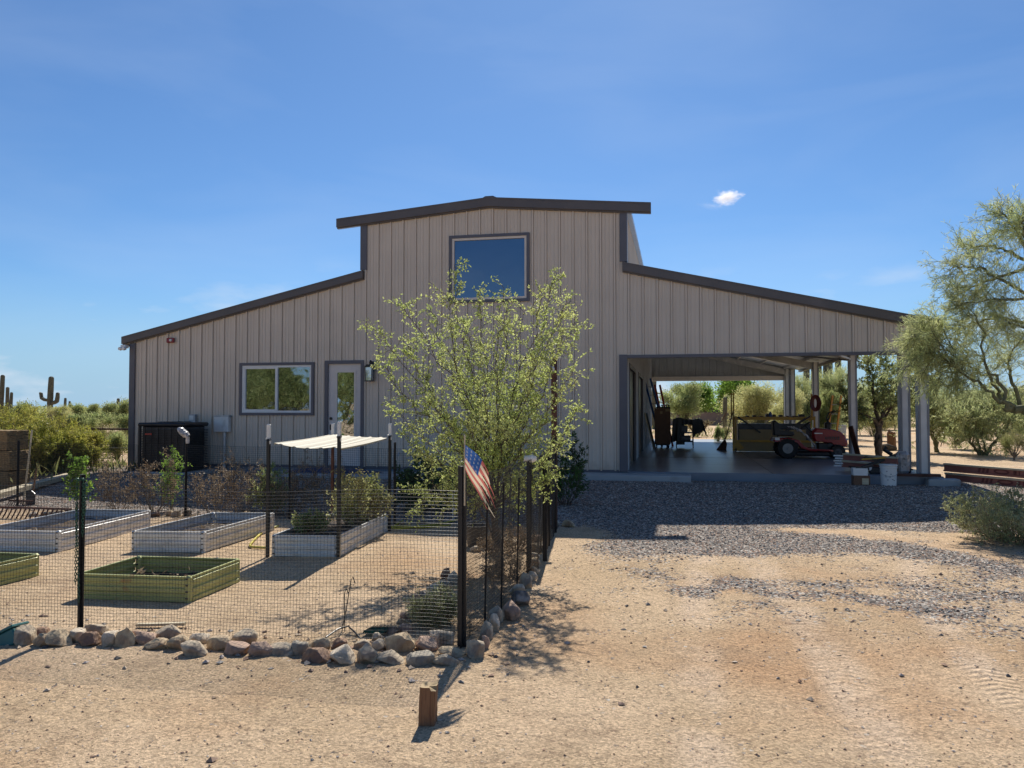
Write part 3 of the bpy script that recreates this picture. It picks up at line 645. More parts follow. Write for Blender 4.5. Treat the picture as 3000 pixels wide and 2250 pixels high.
bed((-3.34, -8.86), (-4.45, -8.95), (-3.55, -6.85), .27, M['zinc'], 'raised_bed', 'pale metal raised bed at the far left behind the green ones', gp)
bed((-1.57, -8.53), (-2.46, -8.66), (-1.6, -6.75), .27, M['zinc'], 'raised_bed', 'pale metal raised bed directly behind the green bed', gp)
bed((.17, -8.46), (-.61, -8.58), (.03, -6.50), .27, M['zinc'], 'raised_bed', 'pale metal raised bed under the cream shade panel', gp, soilz=.7)

# shade structure: posts + sagging corrugated panel
sh = thing('shade_canopy', 'cream corrugated shade panel tied to four dark posts over a raised bed', 'canopy', (-.3, -7.6, GZ))
posts = [(-.66, -8.62, 1.13), (.20, -8.52, 1.165), (.05, -6.42, 1.10), (-.78, -6.55, 1.10)]
for i, (x, y, z) in enumerate(posts):
    pz = z-.13
    p = MB().box((x-.018, y-.018, GZ-.1), (x+.018, y+.018, pz)).build('post', M['rust' if i == 3 else 'black'], sh)
    m_ = MB().box((x-.022, y-.016, pz-.06), (x+.022, y+.02, z+.05), bev=.006); m_.build('post_tip', M['white'], p)
    m_ = MB()
    for k in range(3): m_.tube([(x+.03*math.cos(a), y+.03*math.sin(a), pz-.01+k*.012+.01*math.sin(a)) for a in np.linspace(0, 6.28, 12)], .003, 4)
    m_.build('wire_tie', M['iron'], p)
cz4 = dict(fl=Vector((-.62, -8.55, .965)), fr=Vector((.19, -8.45, .905)), br=Vector((.03, -6.5, .955)), bl=Vector((-.76, -6.6, 1.005)))
m_ = MB(); NU, NV = 60, 14; V = []
for j in range(NV+1):
    for i in range(NU+1):
        u, v = i/NU, j/NV; p = (cz4['fl']*(1-u)+cz4['fr']*u)*(1-v)+(cz4['bl']*(1-u)+cz4['br']*u)*v
        sag = -.035*math.sin(math.pi*min(1, u*1.15))*(1-v*.7) - .01*math.sin(math.pi*v)
        ph = (u*5) % 1; rib = .018*max(0, 1-abs(ph-.5)/.14) if abs(ph-.5) < .14 else 0
        V.append((p.x, p.y, p.z-.012+sag+min(rib, .009)))
Fq = [(j*(NU+1)+i, j*(NU+1)+i+1, (j+1)*(NU+1)+i+1, (j+1)*(NU+1)+i) for j in range(NV) for i in range(NU)]
m_.add(V, Fq); m_.add([(x, y, z-.004) for x, y, z in V], [f[::-1] for f in Fq])
edge = [V[i] for i in range(NU+1)]; m_.tube([(x, y, z-.002) for x, y, z in edge], .004, 4)
for col_ in (0, NU): m_.tube([(V[j*(NU+1)+col_][0], V[j*(NU+1)+col_][1], V[j*(NU+1)+col_][2]-.008) for j in range(NV+1)], .012, 5)
m_.build('panel', M['cream'], sh)

# fence
fence = thing('garden_fence', 'black wire mesh garden fence on dark posts around the raised beds', 'fence', (0, -9, GZ))
def wob(a, b_, n, amp, sd):
    return [(np.array(a)*(1-i/n)+np.array(b_)*(i/n)) + np.array([amp*mn.noise(Vector((i*.6, sd, k*5.))) for k in range(3)]) for i in range(n+1)]
def meshpanel(p0, p1, h, cell, wr, z0=-.0, sag=.015, seed=0, wave=.02):
    p0 = np.array(p0, float); p1 = np.array(p1, float); ln = np.linalg.norm(p1-p0); n = int(ln/cell); nz_ = int(h/cell); mb = MB()
    dirv = (p1-p0)/ln; nrm = np.array([-dirv[1], dirv[0]])
    def pt(s_, z):
        q = p0 + dirv*s_; o = wave*mn.noise(Vector((s_*1.3, z*1.1, seed))) + .5*wave*mn.noise(Vector((s_*3.3, z*2.1, seed+9)))
        dz = sag*mn.noise(Vector((s_*.9, z*.4, seed+4))) ; ds = .4*sag*mn.noise(Vector((s_*1.1, z*1.7, seed+8)))
        q = q + nrm*o + dirv*ds; return (q[0], q[1], gz(q[0], q[1])+z0+z+dz)
    for i in range(n+1): mb.tube([pt(i*cell, h*k/6) for k in range(7)], wr, 3, cap=False)
    for k in range(nz_+1):
        st = max(4, int(ln/.25)); mb.tube([pt(ln*i/st, min(h, k*cell)) for i in range(st+1)], wr*(1.4 if k == nz_ else 1), 3, cap=False)
    return mb
FC = (2.55, -11.57); FL_ = (-.59, -11.72)
meshpanel((-4.2, -11.9), FL_, 1.16, .027, .0014, seed=1).build('mesh_panel', M['mesh'], fence)
meshpanel(FL_, FC, 1.16, .027, .0014, seed=2, wave=.045, sag=.03).build('mesh_panel', M['mesh'], fence)
meshpanel(FC, (2.62, -9.1), 1.24, .03, .0019, seed=3, wave=.05).build('mesh_panel', M['mesh'], fence)
meshpanel((2.62, -9.1), (2.42, -6.1), 1.24, .03, .0022, seed=4, wave=.05).build('mesh_panel', M['mesh'], fence)
meshpanel((2.42, -6.1), (-3.8, -5.6), 1.16, .034, .0018, seed=5).build('mesh_panel', M['mesh'], fence)
meshpanel((-3.8, -5.6), (-9.5, -5.3), 1.16, .034, .0018, seed=6).build('mesh_panel', M['mesh'], fence)
def post(x, y, h, r=.02, lean=(0, 0), m='black', name='post', bits=True):
    z = gz(x, y); mb = MB()
    M4 = Matrix.Translation((x, y, z)) @ Matrix.Shear('XY', 4, (lean[0], lean[1]))
    mb.box((-r*.9, -r*.15, -.3), (r*.9, r*.15, h), M4=M4).box((-r*.2, -r*.15-r*.9, -.3), (r*.2, -r*.155, h), M4=M4)
    if bits:
        for k in range(int(h/.06)): mb.box((-r*.25, r*.151, .05+k*.06), (r*.25, r*.45, .065+k*.06), M4=M4)
    mb.build(name, M[m], fence)
post(FL_[0], FL_[1], 1.235, .028); post(FC[0], FC[1], 1.34, .036, (0, 0))
post(-4.2, -11.9, 1.2, .028)
for x, y, h, r in ((2.60, -9.1, 1.24, .03), (2.62, -8.2, 1.22, .028), (2.5, -7.2, 1.25, .026), (2.42, -6.1, 1.35, .03), (-3.82, -5.58, 1.27, .024), (-7.3, -5.35, 1.2, .024), (-.1, -5.8, 1.25, .02), (1.2, -5.95, 1.2, .018), (-1.9, -5.7, 1.2, .018)): post(x, y, h, r)
for x, y, h in ((2.585, -11.0, 1.1), (2.6, -10.45, 1.12), (2.61, -9.8, 1.1)): post(x, y, h, .008, (.02, 0), bits=False, name='stake')
# thick cross braces / gate doubling at the far corner
# tall rusty pole with camera + light
px_, py_ = 2.36, -5.75; zt = AY(1622, 1050, py_)[2]
t = thing('camera_pole', 'tall rusty brown pole with a white security camera, behind the leafy tree', 'pole', (px_, py_, GZ))
MB().box((px_-.04, py_-.04, GZ-.1), (px_+.04, py_+.04, zt)).build('pole', M['rust'], t)
o = MB().lathe((px_-.03, py_-.1, zt-.16), [(.04, -.05), (.045, 0), (.045, .06), (.02, .08)], 12, 'Y').box((px_-.05, py_-.03, zt-.19), (px_-.01, py_, zt-.12)).build('camera_body', M['white'], t)
MB().lathe((px_-.03, py_-.151, zt-.16), [(.028, 0), (.026, -.012), (.01, -.014)], 12, 'Y').build('camera_lens', M['black'], o)
MB().box((px_+.0, py_-.05, zt+.0), (px_+.09, py_+.05, zt+.04), bev=.006).box((px_-.01, py_-.07, zt-.0), (px_+.04, py_+.03, zt+.08), bev=.008).build('floodlight', M['white'], t)

# green chain on the left front post
t = MB(); x, y = FL_
def chain(mb, pts, lk=.022):
    for i, (a, b_) in enumerate(zip(pts, pts[1:])):
        a, b_ = Vector(a), Vector(b_); c = (a+b_)/2; d = (b_-a).normalized(); s_ = d.orthogonal().normalized(); s_ = s_ if i % 2 else d.cross(s_)
        mb.tube([c + d*(lk*.72*math.cos(q)) + s_*(lk*.36*math.sin(q)) for q in np.linspace(0, 2*math.pi, 9)], .0028, 4, cap=False)
zt = GZ+1.2
chain(t, [(x-.024, y-.035, zt-.02-.0235*i) for i in range(36)]); chain(t, [(x+.035, y-.035, zt-.01-.0235*i) for i in range(20)])
chain(t, [(x+.05+.004*math.sin(i), y-.03, zt-.03-.0235*i) for i in range(12)]); chain(t, [(x-.035+.008*i, y-.04, zt+.005*math.sin(i)) for i in range(11)])
chain(t, [(x-.018+.04*i/34, y-.045, zt-.2-.0235*i) for i in range(34)])
t.build('chain', M['chain'], None, label='green chain draped over the left front fence post', cat='chain')

# flag on the corner post
x, y = FC; zb = gz(x, y)+1.3
fx, fy = x+.03, y-.045
flag = thing('flag', 'tattered american flag on a thin wooden stick at the fence corner post', 'flag', (fx, fy, zb))
MB().tube([(fx, fy, zb-.25), (fx+.0, fy, zb+.27)], .006, 8).build('flag_stick', M['board'], flag)
# cloth: u along hoist (top->bottom), v along fly; hangs limp diagonally
def fpt(u, v):
    # u 0..1 down the hoist, v 0..1 out the fly ; cloth hangs down and to the right
    fold = .018*math.sin(v*7+u*5)
    X = fx+.008 + v*.235 + .035*math.sin(v*3.0)*(1-u) - u*v*.06*(1-v)
    Z = zb+.20 - u*.18 - v*(.40-.04*u) + .05*(1-u)*math.sin(v*math.pi)
    Y = fy - .01 + fold*min(1, v*3) - .03*u*v
    # gather toward the fly end
    return Vector((X, Y, Z))
NU, NV = 39, 60; white, blue_, redc = MB(), MB(), MB()
V = [[fpt(i/NU, j/NV) for j in range(NV+1)] for i in range(NU+1)]
def torn(i, j):
    v = j/NV; lim = .70 + .30*math.sin(i*.42)*math.cos(i*.9+1) + .1*mn.noise(Vector((i*.7, 0, 3)))
    if i < 9: lim = min(lim, .62+.012*i)
    return v > lim or (v > .6 and mn.noise(Vector((i*.55, j*.12, 8))) > .33)
cl_ = MB()
for i in range(NU):
    for j in range(NV):
        if torn(i, j): continue
        st = int(i/4.4); c = 2 if st % 2 == 0 else 0
        if i < 21 and j < 24: c = 1
        cl_.mi(c).add([V[i][j], V[i+1][j], V[i+1][j+1], V[i][j+1]], [(0, 1, 2, 3)])
fr_ = mat('flag_red', (.46, .13, .11), .8, var=.15, transl=.45); fw_ = mat('flag_white', (.62, .52, .38), .8, var=.1, transl=.45); fb_ = mat('flag_blue', (.03, .09, .27), .8, var=.15, transl=.35); fs_ = mat('flag_star', (.75, .74, .70), .8, transl=.3)
cloth = cl_.build('flag_cloth', [fw_, fb_, fr_], flag)
st_ = MB()
for r in range(4):
    for c in range(4):
        if (r+c) % 1 == 0:
            u0 = (r+.55)/4*21/NU; v0 = (c+.5+.0*(r % 2))/4*23/NV; pc = fpt(u0, v0)+Vector((0, -.006, 0)); P = []
            du = (fpt(u0+.01, v0)-fpt(u0, v0)).normalized(); dv = (fpt(u0, v0+.01)-fpt(u0, v0)).normalized()
            for k in range(10): rr = .0125 if k % 2 == 0 else .005; a = k*math.pi/5; P.append(pc - du*math.cos(a)*rr + dv*math.sin(a)*rr)
            st_.add(P, [tuple(range(10))])
st_.build('flag_star', fs_, cloth)

# ------------------------------------------------ rocks
def rock_mat(name, c, c2, c3): return mat(name, c, .85, var=.35, vs=14, bump=1, bs=34, col2=c2, c2s=9, c2a=.44, c2b=.6)
RC = dict(grey=rock_mat('granite_grey', (.56, .45, .31), (.22, .17, .125), 0), tan=rock_mat('granite_tan', (.58, .44, .27), (.26, .18, .11), 0), pink=rock_mat('granite_pink', (.50, .33, .23), (.24, .165, .125), 0),
          pale=rock_mat('granite_pale', (.70, .58, .43), (.34, .27, .19), 0), dark=rock_mat('granite_dark', (.13, .11, .095), (.28, .23, .19), 0), brown=rock_mat('sandstone_brown', (.33, .20, .12), (.17, .10, .07), 0), blue=rock_mat('granite_bluish', (.43, .37, .28), (.19, .16, .125), 0))
import bmesh
def rock_mesh(seed, ax, ay, az, tilt):
    bm = bmesh.new(); bmesh.ops.create_icosphere(bm, subdivisions=4, radius=1); rnd = random.Random(seed)
    planes = []
    for _ in range(13):
        n = Vector((rnd.gauss(0, 1), rnd.gauss(0, 1), rnd.gauss(0, 1))).normalized(); planes.append((n, rnd.uniform(.56, .86)))
    o = Vector((seed*3.1, seed*1.7, 0))
    for v in bm.verts:
        p = v.co.copy()
        for n, d in planes:
            e = p.dot(n)-d
            if e > 0: p -= n*e*.97
        p *= 1 + .10*mn.noise(p*1.2+o) + .05*mn.noise(p*4+o) + .045*mn.noise(p*9+o) + .03*mn.noise(p*20+o)
        v.co = p
    M3 = Matrix.Rotation(tilt, 3, 'Y') @ Matrix.Diagonal((ax, ay, az)) @ Matrix.Rotation(rnd.uniform(0, 6), 3, 'Z')
    mx_ = [0, 0, 0]
    for v in bm.verts: v.co = M3 @ v.co
    ext = [max(abs(v.co[i]) for v in bm.verts) for i in range(3)]
    for v in bm.verts: v.co.x *= ax/ext[0]; v.co.z *= az/ext[2]; v.co.y *= ay/ext[1]
    me = bpy.data.meshes.new('rock'); bm.to_mesh(me); bm.free(); me.polygons.foreach_set('use_smooth', [i % 1 == 0 for i in range(len(me.polygons))]); return me
rk = [0]
def rock(cx, cy, wpx, hpx, c, label, group, tilt=0, lift=0, back=0):
    rk[0] += 1
    p = G(cx, cy+hpx*.42); d = np.linalg.norm((p-CAM)); s_ = F/d
    ax = wpx/2/s_*1.07; az = hpx/2/s_*1.08; ay = (ax+az)/2*1.0
    me = rock_mesh(rk[0], ax, ay, az, tilt); me.materials.append(RC[c]); o = bpy.data.objects.new('rock', me); S.collection.objects.link(o)
    y = p[1]+ay*.75+back; z = gz(p[0], y)
    dirx = (p[0]-CAM[0])/(p[1]-CAM[1]); xx = p[0]+dirx*(y-p[1])
    zc = AY(cx, cy, y)[2]
    o.location = (xx, y, zc if lift else max(z+az*.2, min(zc, z+az*.90)))
    tag(o, label, 'rock', group)
nth = ['first', 'second', 'third', 'fourth', 'fifth', 'sixth', 'seventh', 'eighth', 'ninth', 'tenth', 'eleventh', 'twelfth', 'thirteenth', 'fourteenth', 'fifteenth', 'sixteenth', 'seventeenth', 'eighteenth', 'nineteenth', 'twentieth']
word = dict(grey='grey granite rock', tan='tan rock', pink='pinkish granite rock', pale='pale rock', dark='dark rock', brown='brown sandstone rock', blue='bluish grey rock')
front = [(73, 1868, 56, 56, 'grey', 0), (122, 1858, 56, 32, 'brown', 0), (128, 1878, 56, 42, 'tan', 0), (174, 1876, 66, 50, 'tan', .4), (224, 1864, 46, 50, 'pale', 0), (276, 1846, 66, 40, 'grey', -.3), (266, 1876, 66, 44, 'brown', 0), (322, 1874, 46, 50, 'pale', .3), (366, 1872, 50, 58, 'tan', -.5), (424, 1870, 70, 40, 'pink', .4), (497, 1856, 76, 44, 'grey', -.2), (461, 1890, 70, 36, 'tan', 0), (526, 1888, 64, 48, 'tan', 0), (583, 1874, 60, 38, 'pale', -.3), (571, 1905, 76, 50, 'grey', .5), (646, 1888, 70, 50, 'tan', 0), (715, 1873, 66, 50, 'grey', -.5), (693, 1904, 66, 42, 'pink', 0)]
for i, (x, y, w_, h_, c, tl) in enumerate(front): rock(x, y, w_, h_, c, '%s, %s from the left in the rock border under the front fence' % (word[c], nth[i]), 'rock border under the front fence', tl)
front2 = [(765, 1905, 72, 48, 'pink', .4), (820, 1907, 90, 40, 'grey', 0), (884, 1900, 56, 50, 'blue', .3), (940, 1888, 50, 44, 'tan', 0), (932, 1922, 82, 48, 'brown', .2), (994, 1888, 44, 34, 'brown', 0), (1006, 1924, 72, 56, 'pale', .3), (1072, 1918, 68, 70, 'grey', .2), (1064, 1888, 52, 36, 'grey', 0), (1114, 1891, 40, 34, 'pale', 0), (1146, 1929, 86, 42, 'grey', .2), (1173, 1884, 86, 74, 'tan', 0), (1228, 1934, 82, 46, 'blue', 0)]
for i, (x, y, w_, h_, c, tl) in enumerate(front2): rock(x, y, w_, h_, c, '%s, %s from the left in the rock pile between border and corner post' % (word[c], nth[i]), 'rocks piled at the fence corner', tl)
for (x, y, w_, h_, c, tl, lab) in [(1250, 1890, 72, 44, 'pink', .1, 'rounded reddish rock left of the corner post'), (1292, 1868, 74, 52, 'pale', .5, 'speckled pale rock topmost beside the corner post'), (1325, 1915, 84, 34, 'tan', .25, 'flat tan slab of rock against the corner post foot'), (1308, 1938, 78, 38, 'grey', .15, 'oblong grey rock lowest beside the corner post'), (1392, 1903, 56, 68, 'grey', 0, 'upright grey rock just right of the corner post')]:
    rock(x, y, w_, h_, c, lab, 'rocks piled at the fence corner', tl)
side = [(1420, 1884, 26, 44, 'pink', 0), (1428, 1852, 38, 58, 'grey', .2), (1446, 1828, 34, 56, 'pale', .1), (1454, 1804, 40, 60, 'grey', -.4), (1495, 1792, 58, 60, 'pink', .2), (1520, 1756, 62, 48, 'dark', -.3), (1516, 1730, 48, 34, 'pale', -.3), (1540, 1704, 38, 50, 'grey', 0), (1558, 1692, 32, 34, 'pale', 0), (1562, 1672, 36, 26, 'tan', 0), (1563, 1648, 42, 30, 'tan', -.3), (1566, 1628, 34, 24, 'pale', 0), (1578, 1604, 44, 32, 'grey', 0), (1574, 1580, 34, 24, 'pink', 0)]
for i, (x, y, w_, h_, c, tl) in enumerate(side): rock(x, y, w_, h_, c, '%s, %s from the corner post along the side fence' % (word[c], nth[i]), 'rocks along the side fence', tl)
for (x, y, w_, h_, c, lab) in [(1627, 1533, 30, 22, 'pale', 'small white block of rock at the foot of the dark shrub'), (1665, 1535, 38, 22, 'tan', 'low tan rock on the shaded gravel beside the dark shrub')]: rock(x, y, w_, h_, c, lab, 'rocks by the dark shrub')
ring = [(1305, 1683, 30, 36, 'brown'), (1330, 1694, 40, 44, 'pale'), (1294, 1714, 44, 30, 'grey'), (1266, 1724, 34, 26, 'pale'), (1246, 1745, 44, 28, 'dark'), (1220, 1758, 26, 34, 'pink'), (1238, 1778, 44, 26, 'grey'), (1208, 1800, 30, 44, 'grey'), (1187, 1806, 32, 26, 'pink'), (1176, 1822, 40, 20, 'tan'), (1192, 1842, 46, 28, 'pink'), (1150, 1850, 40, 30, 'dark'), (1105, 1868, 32, 26, 'pale')]
for i, (x, y, w_, h_, c) in enumerate(ring): rock(x, y, w_, h_, c, '%s, %s from the back in the curved edging inside the fence' % (word[c], nth[i]), 'curved rock edging inside the fence corner')
mulch = [(1417, 1594, 30, 26, 'grey'), (1395, 1610, 34, 20, 'pale'), (1450, 1584, 26, 18, 'tan'), (1480, 1586, 30, 18, 'grey'), (1510, 1590, 24, 16, 'pale')]
for i, (x, y, w_, h_, c) in enumerate(mulch): rock(x, y, w_, h_, c, '%s, %s in the short row behind the leafy tree trunk' % (word[c], nth[i]), 'rocks behind the tree trunk')
back = [(100, 1508, 30, 14, 'pale'), (136, 1506, 30, 14, 'tan'), (170, 1504, 36, 16, 'tan'), (329, 1494, 22, 12, 'tan'), (451, 1507, 40, 16, 'brown'), (497, 1504, 22, 20, 'tan'), (517, 1506, 26, 20, 'tan'), (548, 1503, 24, 18, 'tan'), (640, 1504, 22, 12, 'pale'), (722, 1502, 26, 12, 'tan'), (1180, 1535, 26, 14, 'grey'), (1240, 1530, 30, 14, 'grey')]
for i, (x, y, w_, h_, c) in enumerate(back): rock(x, y, w_, h_, c, '%s, %s from the left at the foot of the back fence' % (word[c], nth[i]), 'rocks at the foot of the back fence')

# ------------------------------------------------ small garden things
# wooden stump post
p = G(1247, 2128); x, y = p[0], p[1]; z = gz(x, y)
t = thing('wooden_post', 'short weathered square wooden post standing alone in the foreground sand', 'post', (x, y, z))
m_ = MB(); hh = .215; a = math.radians(7); RZ = Matrix.Translation((x, y+.04, z)) @ Matrix.Rotation(a, 4, 'Z') @ Matrix.Shear('XY', 4, (.03, 0))
N = 9; rg = [(math.copysign(min(abs(.046*math.cos(q)*1.45), .046), math.cos(q)), math.copysign(min(abs(.046*math.sin(q)*1.45), .046), math.sin(q))) for q in np.linspace(0, 2*math.pi, 41)[:-1]]
V = []
for k in range(N+1):
    for i, (u, v) in enumerate(rg):
        gr = 1 - .05*abs(mn.noise(Vector((i*.9, k*.15, 2))))*2; top = .012*mn.noise(Vector((u*30, v*30, 1))) + (-.02 if (u > .02 and v < 0) else 0)
        V.append(tuple(RZ @ Vector((u*gr, v*gr, -.05+(hh+.05)*k/N + (top if k == N else 0)))))
m_.add(V, [(k*40+i, k*40+(i+1) % 40, (k+1)*40+(i+1) % 40, (k+1)*40+i) for k in range(N) for i in range(40)]); m_.build('shaft', M['wood'], t)
mt = MB(); c0 = RZ @ Vector((0, 0, hh-.008)); mt.add([V[N*40+i] for i in range(40)] + [tuple(c0)], [(i, (i+1) % 40, 40) for i in range(40)]); mt.build('cut_top', M['wood_top'], t)
# bucket behind fence
p = G(1390, 1605); x, y, z = p[0], p[1]+.12, gz(p[0], p[1])
t = thing('bucket', 'grey metal bucket with a raised handle behind the corner fence mesh', 'bucket', (x, y, z))
MB().lathe((x, y, z), [(.115, 0), (.12, .01), (.155, .25), (.163, .255), (.163, .27), (.15, .27), (.148, .25), (.11, .03)], 24).build('pail', M['steel'], t, smooth=False)
MB().tube([(x+.16*math.cos(q), y+.02, z+.26+.06*math.sin(q)) for q in np.linspace(0, math.pi, 14)], .005, 6).build('handle', M['galv'], t)
# white cup on the side post
x, y = 2.60, -9.1; z = gz(x, y)+1.22
t = thing('white_cup', 'crumpled white plastic cup stuck sideways on a side fence post', 'cup', (x, y, z))
MB().lathe((x-.05, y, z+.02), [(.032, 0), (.036, .01), (.034, .03), (.04, .05), (.042, .075), (.047, .08), (.02, .13)], 14, 'X').build('cup_body', M['white'], t)
MB().tube([(x-.03, y, z+.04), (x-.05, y, z+.1), (x-.07, y, z+.13)], .007, 5).build('strap', M['cream'], t)
# plastic wrapped lamp on the back fence post
x, y = -3.82, -5.58; zt = gz(x, y)+1.27
t = thing('wrapped_bundle', 'grey plastic bag bundle tied to the top of a back fence post', 'bag', (x, y, zt))
m_ = MB(); V = []; NI, NJ = 14, 12
for i in range(NI+1):
    for j in range(NJ):
        s_ = i/NI; r = .085*math.sin(math.pi*min(1, s_*.96+.04))**.6*(1+.25*mn.noise(Vector((i*.8, j*1.2, 1)))); q = 2*math.pi*j/NJ
        V.append((x+.05-.22*s_+.0, y+r*math.cos(q), zt+.04+.12*s_+r*math.sin(q)*.8))
m_.add(V, [(i*NJ+j, i*NJ+(j+1) % NJ, (i+1)*NJ+(j+1) % NJ, (i+1)*NJ+j) for i in range(NI) for j in range(NJ)]); m_.build('bag', M['bag'], t)
MB().tube([(x+.02, y, zt-.08), (x+.03, y-.01, zt+.03)], .03, 8).build('knot', M['bag'], t)
# yellow hoses
def hose(pts, lab, r=.011):
    P = []
    pw = [G(a, b_) for a, b_ in pts]
    for i in range(len(pw)-1):
        p0 = pw[max(i-1, 0)]; p1 = pw[i]; p2 = pw[i+1]; p3 = pw[min(i+2, len(pw)-1)]
        for k in range(6):
            t_ = k/6; q = .5*((2*p1)+(-p0+p2)*t_+(2*p0-5*p1+4*p2-p3)*t_**2+(-p0+3*p1-3*p2+p3)*t_**3); P.append((q[0], q[1], gz(q[0], q[1])+r+.003))
    MB().tube(P, r, 7).build('garden_hose', M['hose'], None, label=lab, cat='hose', smooth=True)
hose([(1180, 1530), (1150, 1552), (1210, 1548), (1290, 1538), (1345, 1525)], 'yellow garden hose lying behind the corner of the rightmost bed', .016)
hose([(815, 1545), (775, 1560), (745, 1585), (733, 1604), (755, 1608), (790, 1609)], 'yellow garden hose looping between two pale beds', .016)
hose([(1135, 1548), (1190, 1545), (1240, 1549), (1330, 1540)], 'second yellow hose strand, nearer the bed and half in shade', .014)
# drip tubing stakes, crate lid, teal box
p = G(1010, 1850); x, y, z = p[0], p[1], gz(p[0], p[1])
MB().tube([(x, y, z), (x-.005, y, z+.3), (x+.01, y, z+.34), (x+.03, y, z+.30)], .004, 6).build('drip_stake', M['black'], None, label='thin black drip stake, shorter and straight, behind the rocks', cat='garden stake')
p = G(986+40, 1850); x, y, z = p[0], p[1], gz(p[0], p[1])
MB().tube([(x-.07, y, z), (x-.03, y, z+.2), (x+.005, y, z+.41), (x+.02, y, z+.43), (x+.04, y, z+.38)], .004, 6).build('drip_stake', M['black'], None, label='thin black drip stake, taller and leaning with a hooked tip', cat='garden stake')
hose_pts = [G(a, b_) for a, b_ in ((955, 1875), (990, 1860), (1020, 1852), (1040, 1862), (1058, 1872))]
MB().tube([(q[0], q[1], gz(q[0], q[1])+.02+.03*math.sin(i)) for i, q in enumerate(hose_pts)], .007, 6).build('drip_line', M['black'], None, label='black drip irrigation line curving behind the border rocks', cat='hose')
p = G(1085, 1868); x, y, z = p[0], p[1], gz(p[0], p[1])
m_ = MB(); 
for k in range(9):
    a0 = mn.noise(Vector((k, 1, 1))); m_.add([(x-.07+.017*k, y, z+.02+.02*a0), (x-.055+.017*k, y, z+.05+.03*a0), (x-.03+.022*k, y+.2, z+.05+.02*a0), (x-.06+.02*k, y+.2, z+.02)], [(0, 1, 2, 3)])
m_.build('plastic_scrap', M['teal'], None, label='crumpled teal plastic sheet scrap lying behind the rock pile', cat='plastic scrap')
p = G(20, 1892); x, y, z = p[0]-.03, p[1]+.12, gz(p[0], p[1])
t = thing('utility_box', 'teal green valve box tilted at the left end of the rock border', 'box', (x, y, z))
RM = Matrix.Translation((x, y, z)) @ Matrix.Rotation(-.5, 4, 'Y') @ Matrix.Rotation(.3, 4, 'Z')
MB().box((-.16, -.12, -.03), (.07, .1, .09), bev=.012, M4=RM).build('box_body', M['teal'], t); MB().box((-.17, -.13, .092), (.08, .11, .112), bev=.004, M4=RM).build('lid', M['teal'], t)
p = G(405, 1852); MB().bar((p[0]-.1, p[1]+.12, gz(0, p[1])+.02), (p[0]+.28, p[1]+.2, gz(0, p[1])+.03), .04, .02).build('wooden_lath', M['board'], None, label='pale wooden lath lying behind the front rock border', cat='board')
# white pvc stake near corner fence
p = G(1328, 1525); MB().tube([(p[0], p[1], gz(p[0], p[1])), (p[0], p[1], gz(p[0], p[1])+.45)], .016, 8).lathe((p[0], p[1], gz(p[0], p[1])+.44), [(.022, 0), (.022, .03), (.01, .04)], 10).build('pipe_riser', M['white'], None, label='short white pipe riser beyond the fence corner', cat='pipe')
# blue tarp by the door
m_ = MB(); NX, NY = 34, 8; V = []; z0 = -.075
for j in range(NY+1):
    for i in range(NX+1):
        u, v = i/NX, j/NY; X = -4.55+2.2*u; Y = -.9+.5*v; e_ = math.sin(math.pi*u)**.5*math.sin(math.pi*v)**.6 if 0 < u < 1 and 0 < v < 1 else 0
        V.append((X, Y+.06*mn.noise(Vector((u*6, 1, 2))), z0+.006+e_*(.06+.10*abs(mn.noise(Vector((X*3, Y*5, 1)))))))
m_.add(V, [(j*(NX+1)+i, j*(NX+1)+i+1, (j+1)*(NX+1)+i+1, (j+1)*(NX+1)+i) for j in range(NY) for i in range(NX)])
m_.build('blue_tarp', M['tarp'], None, label='crumpled blue tarp lying on the patio below the glass door', cat='tarp')
# concrete kerb strip at left, hay bales, rake, shovel
a_ = G(0, 1467); b_ = G(208, 1398)
m_ = MB().bar((a_[0]-.6*(b_[0]-a_[0]), a_[1]-.6*(b_[1]-a_[1]), gz(0, a_[1])+.04), (b_[0], b_[1], gz(0, b_[1])+.05), .22, .09)
m_.build('timber_kerb', M['board'], None, label='long pale board edging running left from the barn corner', cat='board')
# hay bales stacked
hx_, hy_ = G(20, 1440)[0], G(20, 1440)[1]; hz_ = gz(hx_, hy_)
dims = [(0, .0, 'bottom bale of the hay stack at the left edge'), (.42, .03, 'middle bale of the hay stack at the left edge'), (.84, -.04, 'top bale of the hay stack at the left edge')]
for i, (dz, dx, lab) in enumerate(dims):
    bm = bmesh.new(); bmesh.ops.create_cube(bm, size=1); bmesh.ops.subdivide_edges(bm, edges=bm.edges[:], cuts=14, use_grid_fill=True)
    for v in bm.verts:
        q = v.co; n = mn.noise(q*9+Vector((i*5, 0, 0)))*.03; r = Vector((q.x*1.0, q.y*.55, q.z*.4)); k = 1+n - .08*max(0, abs(q.x)*2-.9)*4*abs(q.z)
        if abs(abs(q.x)-.2) < .03: k *= .96
        v.co = Vector((r.x*k, r.y*k, r.z*k))
    me = bpy.data.meshes.new('hay_bale'); bm.to_mesh(me); bm.free(); me.materials.append(M['hay']); o = bpy.data.objects.new('hay_bale', me); S.collection.objects.link(o)
    o.location = (hx_-.5+dx, hy_+.3, hz_+.2+dz); tag(o, lab+', straw brown', 'hay bale', 'stacked hay bales')
